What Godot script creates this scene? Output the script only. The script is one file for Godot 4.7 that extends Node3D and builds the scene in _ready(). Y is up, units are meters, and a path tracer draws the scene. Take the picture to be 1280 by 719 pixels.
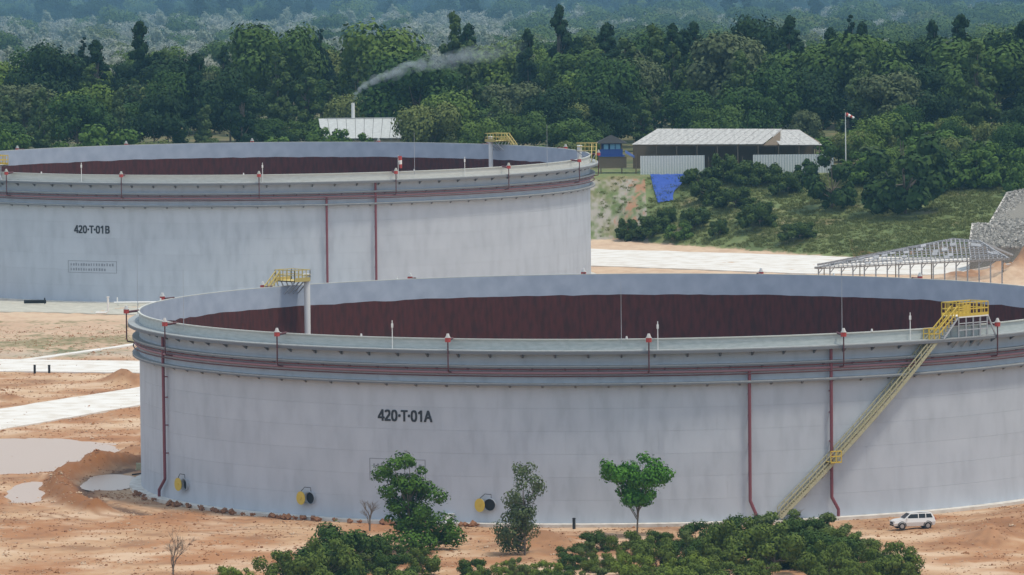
extends Node3D
# Two open-top storage tanks on cleared orange ground, forest and sheds behind.
# Metres; depth d runs away from the camera (world z = -d).

const TANK_R := 52.0
const TANK_H := 19.07
const TANK_A := Vector3(11.163, 0.0, -813.5)
const TANK_B := Vector3(-39.67, 0.0, -1155.0)

var M := {}                 # materials by name
var taken := {}             # top-level names in use
var rng := RandomNumberGenerator.new()
var ns := FastNoiseLite.new()
var ns2 := FastNoiseLite.new()

# ------------------------------------------------------------------ mesh builder
class Mb:
	var v := PackedVector3Array()
	var n := PackedVector3Array()
	var uv := PackedVector2Array()
	var c := PackedColorArray()
	var use_uv := false
	var use_c := false
	func tri_n(a: Vector3, b: Vector3, d: Vector3, na: Vector3, nb: Vector3, nd: Vector3):
		v.append(a); v.append(b); v.append(d)
		n.append(na); n.append(nb); n.append(nd)
	func quad(a: Vector3, b: Vector3, d: Vector3, e: Vector3):
		var nn := (d - a).cross(b - a).normalized()
		tri_n(a, b, d, nn, nn, nn); tri_n(a, d, e, nn, nn, nn)
	func quad_n(a: Vector3, b: Vector3, d: Vector3, e: Vector3, na: Vector3, nb: Vector3, nd: Vector3, ne: Vector3):
		tri_n(a, b, d, na, nb, nd); tri_n(a, d, e, na, nd, ne)
	func tri(a: Vector3, b: Vector3, d: Vector3):
		var nn := (d - a).cross(b - a).normalized()
		tri_n(a, b, d, nn, nn, nn)
	func box(at: Vector3, size: Vector3, b := Basis.IDENTITY):
		var h := size * 0.5
		var p: Array[Vector3] = []
		for i in 8:
			p.append(at + b * Vector3(h.x * (1 if i & 1 else -1), h.y * (1 if i & 2 else -1), h.z * (1 if i & 4 else -1)))
		quad(p[4], p[6], p[7], p[5]); quad(p[1], p[3], p[2], p[0])
		quad(p[0], p[2], p[6], p[4]); quad(p[5], p[7], p[3], p[1])
		quad(p[2], p[3], p[7], p[6]); quad(p[0], p[4], p[5], p[1])
	func bar(a: Vector3, b: Vector3, w: float, h: float):
		var z := (b - a)
		var up := Vector3.UP if absf(z.normalized().y) < 0.95 else Vector3.RIGHT
		var x := up.cross(z).normalized()
		var y := z.cross(x).normalized()
		box((a + b) * 0.5, Vector3(w, h, z.length()), Basis(x, y, z.normalized()))
	func tube(pts: Array, r0: float, r1: float, sides := 8, caps := true):
		var last: Array[Vector3] = []
		var lastn: Array[Vector3] = []
		var x := Vector3.ZERO
		for i in pts.size():
			var p: Vector3 = pts[i]
			var t: Vector3 = ((pts[mini(i + 1, pts.size() - 1)] as Vector3) - (pts[maxi(i - 1, 0)] as Vector3)).normalized()
			if x == Vector3.ZERO:
				x = (Vector3.UP if absf(t.y) < 0.9 else Vector3.RIGHT).cross(t).normalized()
			else:
				x = (x - t * x.dot(t)).normalized()
			var y := t.cross(x)
			var r := lerpf(r0, r1, float(i) / maxf(1.0, pts.size() - 1.0))
			var row: Array[Vector3] = []
			var rown: Array[Vector3] = []
			for k in sides:
				var a := TAU * k / sides
				var nn := x * cos(a) + y * sin(a)
				row.append(p + nn * r); rown.append(nn)
			if i > 0:
				for k in sides:
					var k2 := (k + 1) % sides
					quad_n(last[k], row[k], row[k2], last[k2], lastn[k], rown[k], rown[k2], lastn[k2])
			if caps and (i == 0 or i == pts.size() - 1):
				for k in range(1, sides - 1):
					tri(row[0], row[k], row[k + 1])
			last = row; lastn = rown
	# profile of (radius, y) points turned about the vertical axis from angle a0 to a1 (0 faces +z)
	func lathe(prof: Array, segs: int, a0 := 0.0, a1 := TAU, closed := false):
		var m := prof.size()
		for j in (m if closed else m - 1):
			var p: Vector2 = prof[j]
			var q: Vector2 = prof[(j + 1) % m]
			var e := (q - p)
			if e.length() < 1e-6: continue
			var nr := Vector2(e.y, -e.x).normalized()
			for k in segs:
				var a := lerpf(a0, a1, float(k) / segs)
				var b := lerpf(a0, a1, float(k + 1) / segs)
				var da := Vector3(sin(a), 0, cos(a)); var db := Vector3(sin(b), 0, cos(b))
				var na := da * nr.x + Vector3.UP * nr.y; var nb := db * nr.x + Vector3.UP * nr.y
				quad_n(da * p.x + Vector3.UP * p.y, da * q.x + Vector3.UP * q.y, db * q.x + Vector3.UP * q.y, db * p.x + Vector3.UP * p.y, na, na, nb, nb)
	func ring(ri: float, ro: float, y0: float, y1: float, segs: int, a0 := 0.0, a1 := TAU):
		lathe([Vector2(ro, y0), Vector2(ro, y1), Vector2(ri, y1), Vector2(ri, y0)], segs, a0, a1, true)
	func leaf(p: Vector3, nn: Vector3, s: float, col: Color, r: RandomNumberGenerator, aspect := 0.6):
		var t := nn.cross(Vector3(r.randf() - 0.5, r.randf() - 0.5, r.randf() - 0.5)).normalized()
		if t.length() < 0.5: t = nn.cross(Vector3.RIGHT).normalized()
		var w := nn.cross(t) * s * aspect * 0.5
		var a := p - t * s * 0.5; var b := p + t * s * 0.5 - nn * s * 0.12
		var l := p + w + t * s * 0.08 - nn * s * 0.1; var q := p - w + t * s * 0.08 - nn * s * 0.1
		tri(a, l, b); tri(a, b, q)
		for i in 6: c.append(col)
	func mesh(m: Material) -> ArrayMesh:
		var arr := []
		arr.resize(Mesh.ARRAY_MAX)
		arr[Mesh.ARRAY_VERTEX] = v
		arr[Mesh.ARRAY_NORMAL] = n
		if uv.size() == v.size(): arr[Mesh.ARRAY_TEX_UV] = uv
		if c.size() == v.size(): arr[Mesh.ARRAY_COLOR] = c
		var am := ArrayMesh.new()
		am.add_surface_from_arrays(Mesh.PRIMITIVE_TRIANGLES, arr)
		am.surface_set_material(0, m)
		return am

# ------------------------------------------------------------------ naming helpers
func numbered(called: String) -> String:
	var k: int = taken.get(called, 0)
	taken[called] = k + 1
	return called if k == 0 else "%s_%03d" % [called, k]

func tag(o: Node, label: String, category: String, group := "", kind := ""):
	if label: o.set_meta("label", label)
	if category: o.set_meta("category", category)
	if group: o.set_meta("group", group)
	if kind: o.set_meta("kind", kind)

func thing(called: String, label: String, category: String, at := Vector3.ZERO, turn := 0.0, group := "") -> Node3D:
	var o := Node3D.new()
	o.name = numbered(called)
	add_child(o)
	o.position = at
	o.rotation.y = turn
	tag(o, label, category, group)
	return o

func part(called: String, mesh: Mesh, parent: Node, m: Material = null, at := Vector3.ZERO, turn := 0.0) -> MeshInstance3D:
	var o := MeshInstance3D.new()
	o.name = called
	o.mesh = mesh
	if m: o.material_override = m
	parent.add_child(o, true)
	o.position = at
	o.rotation.y = turn
	return o

func pm(called: String, b: Mb, m: Material, parent: Node, at := Vector3.ZERO, turn := 0.0) -> MeshInstance3D:
	return part(called, b.mesh(m), parent, null, at, turn)

func single(called: String, b: Mb, m: Material, label: String, category: String, at := Vector3.ZERO, turn := 0.0, group := "", kind := "") -> MeshInstance3D:
	var o := pm(numbered(called), b, m, self, at, turn)
	tag(o, label, category, group, kind)
	return o

func W(x: float, y: float, d: float) -> Vector3:
	return Vector3(x, y, -d)

func pol(r: float, deg: float, y: float) -> Vector3:
	var a := deg_to_rad(deg)
	return Vector3(r * sin(a), y, r * cos(a))

# ------------------------------------------------------------------ materials (linear base colours)
func mat(col: Color, rough := 0.7, metal := 0.0) -> StandardMaterial3D:
	var m := StandardMaterial3D.new()
	m.albedo_color = col.linear_to_srgb()
	m.roughness = rough
	m.metallic = metal
	return m

func noise_tex(cols: Array, freq: float, sd: int, oct := 4, px := 512) -> NoiseTexture2D:
	var f := FastNoiseLite.new()
	f.seed = sd
	f.frequency = freq
	f.fractal_octaves = oct
	var g := Gradient.new()
	var offs := PackedFloat32Array(); var cc := PackedColorArray()
	for i in cols.size():
		offs.append(lerpf(0.15, 0.85, float(i) / (cols.size() - 1))); cc.append((cols[i] as Color).linear_to_srgb())
	g.offsets = offs; g.colors = cc
	var t := NoiseTexture2D.new()
	t.width = px; t.height = px; t.seamless = true; t.noise = f; t.color_ramp = g; t.normalize = true
	return t

func noisy(cols: Array, freq: float, metres: Vector3, rough: float, sd: int, oct := 4) -> StandardMaterial3D:
	var m := StandardMaterial3D.new()
	m.albedo_texture = noise_tex(cols, freq, sd, oct)
	m.uv1_triplanar = true
	m.uv1_world_triplanar = true
	m.uv1_scale = Vector3(1.0 / metres.x, 1.0 / metres.y, 1.0 / metres.z)
	m.roughness = rough
	return m

func C(r: float, g: float, b: float) -> Color:
	return Color(r, g, b)

func make_materials():
	for i in 5:
		var k: float = [1.0, 0.975, 1.02, 0.985, 1.01][i]
		M["plate%d" % i] = noisy([C(.40 * k, .44 * k, .50 * k), C(.455 * k, .50 * k, .565 * k), C(.48 * k, .525 * k, .59 * k)], 0.014, Vector3(14, 46, 14), 0.62, 11)
	M.backing = mat(C(.40, .415, .455), 0.7)
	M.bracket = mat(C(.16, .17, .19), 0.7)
	M.girder = noisy([C(.28, .305, .315), C(.37, .40, .41)], 0.02, Vector3(9, 3, 9), 0.65, 21)
	M.rim = noisy([C(.50, .52, .48), C(.60, .61, .57)], 0.02, Vector3(9, 3, 9), 0.6, 22)
	M.band_a = noisy([C(.40, .44, .43), C(.52, .55, .54)], 0.02, Vector3(14, 4, 14), 0.65, 19)
	M.band_b = noisy([C(.56, .55, .50), C(.66, .65, .60)], 0.02, Vector3(14, 4, 14), 0.65, 20)
	M.inner_paint = mat(C(.47, .53, .62), 0.5)
	M.inner_paint.albedo_texture = noise_tex([C(.80, .82, .85), C(1, 1, 1)], 0.015, 24)
	M.rust = mat(C(1, 1, 1), 0.85)
	M.rust.albedo_texture = noise_tex([C(.058, .016, .012), C(.090, .020, .015), C(.112, .024, .018)], 0.03, 25, 5)
	M.red = mat(C(.20, .055, .07), 0.6)
	M.red_dusty = mat(C(.32, .17, .19), 0.7)
	M.red_dark = mat(C(.10, .03, .035), 0.6)
	M.red_cap = mat(C(.42, .05, .04), 0.5)
	M.white = mat(C(.78, .78, .76), 0.5)
	M.yellow = mat(C(.60, .43, .06), 0.55)
	M.yellow_pale = mat(C(.55, .44, .15), 0.6)
	M.olive = noisy([C(.34, .33, .21), C(.47, .45, .30)], 0.03, Vector3(4, 4, 4), 0.6, 26)
	M.grey_steel = mat(C(.42, .44, .47), 0.6)
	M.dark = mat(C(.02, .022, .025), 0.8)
	M.letter = mat(C(.025, .028, .035), 0.7)
	M.faded = mat(C(.24, .26, .30), 0.8)
	M.concrete = noisy([C(.50, .47, .42), C(.62, .59, .54), C(.70, .68, .64)], 0.02, Vector3(14, 14, 14), 0.9, 27)
	M.road = noisy([C(.62, .57, .50), C(.72, .69, .64), C(.76, .74, .70)], 0.018, Vector3(40, 40, 40), 0.9, 28)
	M.apron = noisy([C(.42, .41, .35), C(.56, .54, .47)], 0.02, Vector3(20, 20, 20), 0.9, 29)
	M.mudwater = mat(C(.50, .37, .28), 0.3)
	M.grass_ground = noisy([C(.06, .08, .03), C(.12, .13, .05), C(.20, .15, .08)], 0.02, Vector3(60, 60, 60), 0.95, 31)
	M.leaf = mat(C(1, 1, 1), 0.85)
	M.leaf.metallic_specular = 0.2
	M.leaf.vertex_color_use_as_albedo = true
	M.leaf.backlight = Color(.12, .14, .06)
	M.bark = noisy([C(.10, .08, .06), C(.22, .19, .15)], 0.04, Vector3(3, 6, 3), 0.9, 32)
	M.twig = mat(C(.20, .17, .14), 0.9)
	M.tin = noisy([C(.30, .29, .28), C(.46, .46, .44), C(.54, .53, .51)], 0.02, Vector3(8, 8, 8), 0.55, 33)
	M.tin_pale = noisy([C(.40, .42, .41), C(.52, .54, .53)], 0.02, Vector3(8, 8, 8), 0.5, 34)
	M.tin_grey = []
	for i in 4:
		var k: float = [1.0, 1.06, .93, 1.1][i]
		M.tin_grey.append(noisy([C(.16 * k, .16 * k, .17 * k), C(.34 * k, .35 * k, .37 * k), C(.50 * k, .50 * k, .52 * k)], 0.06, Vector3(6, 6, 6), 0.8, 50 + i, 5))
	M.wood = noisy([C(.12, .09, .06), C(.22, .17, .12)], 0.05, Vector3(2, 4, 2), 0.85, 35)
	M.fence = noisy([C(.52, .55, .57), C(.64, .66, .67)], 0.03, Vector3(5, 5, 5), 0.6, 36)
	M.blue = mat(C(.02, .07, .30), 0.6)
	M.blue_pale = mat(C(.12, .30, .50), 0.6)
	M.tarp = noisy([C(.01, .045, .26), C(.02, .09, .48)], 0.03, Vector3(4, 4, 4), 0.45, 37)
	M.stone = mat(C(1, 1, 1), 0.9)
	M.stone.vertex_color_use_as_albedo = true
	M.stone_bed = noisy([C(.16, .15, .13), C(.34, .32, .28)], 0.06, Vector3(6, 6, 6), 0.95, 38)
	M.car_paint = mat(C(.80, .80, .79), 0.25)
	M.car_paint.clearcoat_enabled = true
	M.glass_dark = mat(C(.015, .018, .02), 0.08)
	M.tyre = mat(C(.02, .02, .02), 0.85)
	M.alloy = mat(C(.45, .45, .46), 0.35, 0.7)
	M.lamp_red = mat(C(.45, .02, .02), 0.3)
	M.lamp_clear = mat(C(.7, .7, .68), 0.15)
	M.pebble = mat(C(.54, .40, .28), .9)
	M.soil_crumb = mat(C(.27, .13, .065), .95)
	M.soil_clod = mat(C(.34, .16, .07), .95)
	M.soil_dark = noisy([C(.16, .07, .035), C(.34, .17, .09)], 0.05, Vector3(5, 5, 5), 0.95, 39)

# ------------------------------------------------------------------ terrain
const BERM := [Vector2(-41.0, 840), Vector2(-44.5, 837), Vector2(-47.8, 831), Vector2(-49.6, 823), Vector2(-50.0, 812), Vector2(-49.0, 800), Vector2(-46.8, 790), Vector2(-44.2, 783)]
const MOUNDS := [[-50.6, 955.0, 1.5, 2.3, 4.0], [-47.6, 951.0, 0.8, 1.8, 3.0], [-63.0, 930.0, 0.6, 1.6, 3.0], [2.5, 742.0, 1.0, 3.5, 5.0], [49.0, 748.0, 1.5, 4.0, 8.0], [55.0, 764.0, 1.3, 5.0, 9.0], [46.0, 738.0, 0.7, 3.0, 4.0], [-33.0, 905.0, .5, 4.0, 8.0], [-41.5, 868.0, .9, 2.2, 6.0], [-43.5, 852.0, .7, 2.0, 4.0], [17.0, 1262.0, 1.0, 3.0, 4.0], [84.0, 1151.0, 5.0, 9.0, 9.0], [70.0, 1147.0, .8, 3.0, 6.0]]
const PUDDLES := [[-57.5, 850.0, 12.5, 21.0], [-52.6, 805.0, 2.3, 12.0], [-44.6, 815.5, 2.9, 9.0]]

func toe_of(x: float) -> float:
	return 1252.0 - 1.47 * clampf(x - 17.6, 0.0, 62.0)

func berm_dist(x: float, d: float) -> float:
	var best := 1e9
	if x < -58 or x > -36 or d < 770 or d > 852: return best
	for i in BERM.size() - 1:
		var q := Geometry2D.get_closest_point_to_segment(Vector2(x, d), BERM[i], BERM[i + 1])
		best = minf(best, Vector2(x - q.x, (d - q.y) * 0.55).length())
	return best

const RUT := [Vector2(-42.8, 831), Vector2(-45.9, 822), Vector2(-47.0, 811), Vector2(-46.2, 799), Vector2(-43.2, 788), Vector2(-39.0, 779)]

func rut_dist(x: float, d: float) -> float:
	var best := 1e9
	for i in RUT.size() - 1:
		var q := Geometry2D.get_closest_point_to_segment(Vector2(x, d), RUT[i], RUT[i + 1])
		best = minf(best, Vector2(x - q.x, (d - q.y) * 0.4).length())
	return best

func hgt(x: float, d: float) -> float:
	var toe := toe_of(x)
	var t := clampf((d - toe) / (1270.0 - toe), 0.0, 1.0)
	var h := 9.8 * t + clampf((d - 1270.0) * 0.01, 0.0, 2.7)
	if t > 0.0 and t < 1.0: h += ns.get_noise_2d(x * 1.3, d * 1.3) * 1.1 * sin(t * PI)
	if d > 1290.0: return h
	if t <= 0.0:
		var nz := ns2.get_noise_2d(x * 4.0, d * 3.0)
		h += nz * 0.16 - 0.06 + ns2.get_noise_2d(x * 17.0 + 40.0, d * 10.0) * .13
		for m in MOUNDS:
			var dx: float = (x - m[0]) / m[3]; var dd: float = (d - m[1]) / m[4]
			var q := dx * dx + dd * dd
			if q < 9.0: h += m[2] * exp(-q) * (1.0 + nz * 0.9)
		var bd := berm_dist(x, d)
		if bd < 5.0: h += 1.5 * exp(-bd * bd / 1.8) * (1.0 + nz * .5)
		if x < -36.0 and x > -52.0 and d < 836.0 and d > 772.0:
			var rd := rut_dist(x, d)
			h -= .22 * exp(-rd * rd / .5)
		for p in PUDDLES:
			var ex: float = (x - p[0]) / p[2]; var ed: float = (d - p[1]) / p[3]
			var e := ex * ex + ed * ed + ns.get_noise_2d(x * 3.0, d * 1.5) * 0.55
			if e < 1.3: h -= 0.30 * clampf((1.3 - e) / 0.6, 0.0, 1.0)
		for c in [TANK_A, TANK_B]:
			var rr := Vector2(x - c.x, d + c.z).length()
			if rr < 56.0: h = lerpf(minf(h, -0.02), -0.3, clampf((55.0 - rr) / 3.0, 0.0, 1.0))
			elif rr < 60.0: h = lerpf(minf(h, -0.02), h, (rr - 56.0) / 4.0)
	return h

const SX0 := -100.0
const SX1 := 100.0
const SD0 := 690.0
const SD1 := 1290.0

func soil_image() -> ImageTexture:
	var wpx := 900; var hpx := 1000
	var by := PackedByteArray(); by.resize(wpx * hpx * 3)
	var orange := C(.385, .178, .075); var tan := C(.52, .335, .195); var pale := C(.66, .50, .35); var brown := C(.25, .115, .05)
	var olive := C(.19, .17, .07); var beige := C(.56, .41, .29); var grey := C(.40, .36, .29); var green := C(.10, .125, .04)
	var g1 := C(.10, .14, .045); var g2 := C(.175, .215, .075); var g3 := C(.26, .19, .11)
	var i := 0
	for j in hpx:
		var d := lerpf(SD0, SD1, (j + 0.5) / hpx)
		for k in wpx:
			var x := lerpf(SX0, SX1, (k + 0.5) / wpx)
			var n1 := ns.get_noise_2d(x * 1.6, d * 0.9)
			var n2 := ns2.get_noise_2d(x * 7.0 + 300.0, d * 5.0)
			var n3 := ns2.get_noise_2d(x * 2.2 - 90.0, d * 2.6)
			n2 = n2 * .7 + ns.get_noise_2d(x * 26.0, d * 17.0) * .8
			var col := orange.lerp(tan, clampf(0.45 + n1 * 1.5 + n2 * 0.6, 0.0, 1.0))
			col = col.lerp(pale, clampf(n3 * 2.2 - 0.10, 0.0, 1.0) * 0.65)
			col = col.lerp(brown, clampf(-n3 * 2.2 - 0.30 + n2 * .8, 0.0, 1.0) * 0.75)
			if d > 985.0:
				col = col.lerp(beige, clampf((d - 985.0) / 30.0, 0.0, 0.75))
				if x < -30.0:
					var gb := exp(-pow((d - 1030.0 + n1 * 12.0) / 11.0, 2.0))
					col = col.lerp(olive, clampf(gb * 1.1 + n2 * 0.9 - .25, 0.0, 0.85))
					var gr := exp(-pow((d - 1009.0 + n1 * 6.0) / 7.0, 2.0)) * exp(-pow((x + 60.0) / 4.5, 2.0))
					col = col.lerp(green, clampf(gr * 1.4 + n2 - .15, 0.0, .9))
					col = col.lerp(grey, exp(-pow((d - 1006.0) / 5.0, 2.0)) * 0.5)
					col = col.lerp(olive, clampf(exp(-pow((d - 1070.0 + n1 * 8.0) / 4.0, 2.0)) + n2 * 1.4 - .7, 0.0, .7))
				if d > 1072.0: col = col.lerp(pale, clampf(0.5 + n2, 0.0, 1.0) * 0.8)
			var ra := Vector2(x - TANK_A.x, d + TANK_A.z).length()
			if ra < 78.0 and d < 840.0:
				for rr in [57.6, 59.3, 62.5, 64.3, 69.0, 70.8]:
					var off: float = absf(ra - rr + n1 * 3.5)
					if off < .7: col = col.lerp(brown, (1.0 - off / .7) * clampf(.45 + n2 + n3, 0.0, .75))
			var bd := berm_dist(x, d)
			if bd < 4.0: col = col.lerp(C(.27, .108, .032).lerp(brown, clampf(.3 + n2, 0., 1.)), clampf(1.8 - bd * .7, 0.0, 1.0))
			if x < -36.0 and x > -52.0 and d < 836.0 and d > 772.0:
				var rd := rut_dist(x, d)
				if rd < 1.6: col = col.lerp(C(.11, .055, .03), clampf(1.3 - rd + n2 * .5, 0.0, .9))
			for m in MOUNDS:
				var q := Vector2((x - m[0]) / m[3], (d - m[1]) / m[4]).length_squared()
				if q < 2.5: col = col.lerp(brown.lerp(orange, clampf(.35 + n2 * 1.2, 0., 1.)), clampf(1.6 - q, 0.0, 1.0) * .8)
			var toe := toe_of(x)
			var t := (d - toe) / (1270.0 - toe)
			if t > -0.06:
				var gcol := g1.lerp(g2, clampf(.5 + n1 * 1.2 + n2 * .9, 0., 1.)).lerp(g3, clampf(n3 * 2.0 - .25 + n2 * .5, 0., 1.) * .7)
				if x < 23.0 and t < 0.95:
					gcol = gcol.lerp(C(.34, .31, .27), clampf(.55 + n2 * 1.5, 0., 1.))
					gcol = gcol.lerp(C(.36, .17, .08), clampf(.7 - absf(x - 20.6 - (t - .5) * 5.0) * .6 + n2 * 2.2, 0., .85))
				if x > 55.0 and t < 0.16 + n1 * .3: gcol = gcol.lerp(C(.36, .17, .08), clampf(.6 + n2 * 2., 0., 1.))
				col = col.lerp(gcol, clampf((t + .03 + n2 * .05) * 25.0, 0.0, 1.0))
			col = col.linear_to_srgb()
			by[i] = int(clampf(col.r, 0, 1) * 255.0); by[i + 1] = int(clampf(col.g, 0, 1) * 255.0); by[i + 2] = int(clampf(col.b, 0, 1) * 255.0)
			i += 3
	var img := Image.create_from_data(wpx, hpx, false, Image.FORMAT_RGB8, by)
	return ImageTexture.create_from_image(img)

func grid_into(am: ArrayMesh, xs: PackedFloat32Array, ds: PackedFloat32Array, m: Material, uvs: bool):
	var nx := xs.size(); var nd := ds.size()
	var v := PackedVector3Array(); var n := PackedVector3Array(); var uv := PackedVector2Array(); var idx := PackedInt32Array()
	var hs := PackedFloat32Array(); hs.resize(nx * nd)
	for j in nd:
		for k in nx: hs[j * nx + k] = hgt(xs[k], ds[j])
	for j in nd:
		for k in nx:
			v.append(W(xs[k], hs[j * nx + k], ds[j]))
			var k0 := maxi(k - 1, 0); var k1 := mini(k + 1, nx - 1); var j0 := maxi(j - 1, 0); var j1 := mini(j + 1, nd - 1)
			var sx := (hs[j * nx + k1] - hs[j * nx + k0]) / maxf(xs[k1] - xs[k0], 1e-4)
			var sd := (hs[j1 * nx + k] - hs[j0 * nx + k]) / maxf(ds[j1] - ds[j0], 1e-4)
			n.append(Vector3(-sx, 1, sd).normalized())
			uv.append(Vector2((xs[k] - SX0) / (SX1 - SX0), (ds[j] - SD0) / (SD1 - SD0)))
	for j in nd - 1:
		for k in nx - 1:
			var a := j * nx + k
			for q in [a, a + nx, a + 1, a + 1, a + nx, a + nx + 1]: idx.append(q)
	var arr := []
	arr.resize(Mesh.ARRAY_MAX)
	arr[Mesh.ARRAY_VERTEX] = v; arr[Mesh.ARRAY_NORMAL] = n; arr[Mesh.ARRAY_INDEX] = idx
	if uvs: arr[Mesh.ARRAY_TEX_UV] = uv
	am.add_surface_from_arrays(Mesh.PRIMITIVE_TRIANGLES, arr)
	am.surface_set_material(am.get_surface_count() - 1, m)

func steps(a: float, b: float, s: float) -> PackedFloat32Array:
	var o := PackedFloat32Array()
	var k := int(ceil((b - a) / s))
	for i in k + 1: o.append(lerpf(a, b, float(i) / k))
	return o

func make_ground():
	var soil := StandardMaterial3D.new()
	soil.albedo_texture = soil_image()
	soil.roughness = 0.95
	soil.texture_repeat = false
	var am := ArrayMesh.new()
	grid_into(am, steps(SX0, SX1, 0.8), steps(SD0, SD1, 1.3), soil, true)
	grid_into(am, steps(-2600, SX0, 250.0), steps(SD0, SD1, 20.0), M.grass_ground, false)
	grid_into(am, steps(SX1, 2600, 250.0), steps(SD0, SD1, 20.0), M.grass_ground, false)
	grid_into(am, steps(-2600, 2600, 100.0), steps(SD1, 6000, 60.0), M.grass_ground, false)
	grid_into(am, steps(-2600, 2600, 200.0), steps(-300, SD0, 60.0), M.grass_ground, false)
	var g := part("ground", am, self)
	g.set_meta("kind", "structure")

func strip(called: String, left: Array, right: Array, lift: float, m: Material):
	# a road slab between two edge polylines of (x, d) points
	var b := Mb.new()
	var rows := []
	for s in left.size() - 1:
		for i in 13:
			if i == 12 and s < left.size() - 2: continue
			var t := i / 12.0
			var a: Vector2 = (left[s] as Vector2).lerp(left[s + 1], t)
			var e: Vector2 = (right[s] as Vector2).lerp(right[s + 1], t)
			var wob := ns2.get_noise_2d(a.x * 6.0, a.y * 6.0) * 0.5
			a.y += wob; e.y += ns2.get_noise_2d(e.x * 6.0 + 50.0, e.y * 6.0) * 0.7
			rows.append([W(a.x, maxf(hgt(a.x, a.y), -0.02) + lift, a.y), W(e.x, maxf(hgt(e.x, e.y), -0.02) + lift, e.y)])
	var dn := Vector3(0, -0.35, 0)
	for i in rows.size() - 1:
		b.quad(rows[i][0], rows[i + 1][0], rows[i + 1][1], rows[i][1])
		b.quad(rows[i][1], rows[i + 1][1], rows[i + 1][1] + dn, rows[i][1] + dn)
		b.quad(rows[i + 1][0], rows[i][0], rows[i][0] + dn, rows[i + 1][0] + dn)
	var o := pm(numbered(called), b, m, self)
	o.set_meta("kind", "structure")
	return o

# ------------------------------------------------------------------ tanks
func lettering(text: String, width: float, height: float, r: float, m: Material) -> ArrayMesh:
	var tm := TextMesh.new()
	var f := SystemFont.new()
	f.font_names = PackedStringArray(["Droid Sans"])
	tm.font = f
	tm.text = text
	tm.font_size = 64
	tm.pixel_size = 0.02
	tm.depth = 0.03
	tm.curve_step = 2.0
	var arr := tm.surface_get_arrays(0) if tm.get_surface_count() > 0 else []
	var lo := Vector3.INF; var hi := -Vector3.INF
	var b := Mb.new()
	var all := []
	for s in tm.get_surface_count():
		all.append(tm.surface_get_arrays(s))
	for a in all:
		for p in a[Mesh.ARRAY_VERTEX]:
			lo = lo.min(p); hi = hi.max(p)
	for a in all:
		var vs: PackedVector3Array = a[Mesh.ARRAY_VERTEX]
		var ii: PackedInt32Array = a[Mesh.ARRAY_INDEX] if a[Mesh.ARRAY_INDEX] != null else PackedInt32Array(range(vs.size()))
		for i in range(0, ii.size(), 3):
			var q: Array[Vector3] = []
			for k in 3:
				var p := vs[ii[i + k]]
				var u := ((p.x - lo.x) / (hi.x - lo.x) - 0.5) * width
				var y := ((p.y - lo.y) / (hi.y - lo.y) - 0.5) * height
				var w := r + 0.012 + (p.z - lo.z)
				q.append(Vector3(w * sin(u / r), y, w * cos(u / r)))
			for o in [Vector3(.045, .045, 0), Vector3(-.045, .045, .003), Vector3(.045, -.045, .006), Vector3(-.045, -.045, .009)]:
				b.tri(q[0] + o, q[1] + o, q[2] + o)
	return b.mesh(m)

func plate_mesh(span: float, h: float) -> ArrayMesh:
	var b := Mb.new()
	b.ring(TANK_R - 0.03, TANK_R, 0.006, h - 0.006, 8, -span * 0.5 + 0.00012, span * 0.5 - 0.00012)
	return b.mesh(M.plate0)

func railing(b: Mb, pts: Array, h: float, posts: float, r := 0.035):
	# posts and two rails along a polyline of base points
	for k in [1.0, 0.52]:
		var up := []
		for p in pts: up.append((p as Vector3) + Vector3.UP * h * k)
		for i in up.size() - 1: b.bar(up[i], up[i + 1], r * 2.0, r * 2.0)
	for i in pts.size() - 1:
		var a: Vector3 = pts[i]; var e: Vector3 = pts[i + 1]
		var n := maxi(1, int(round(a.distance_to(e) / posts)))
		for k in n + (1 if i == pts.size() - 2 else 0):
			var p := a.lerp(e, float(k) / n)
			b.bar(p, p + Vector3.UP * h, r * 2.0, r * 2.0)

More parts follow.
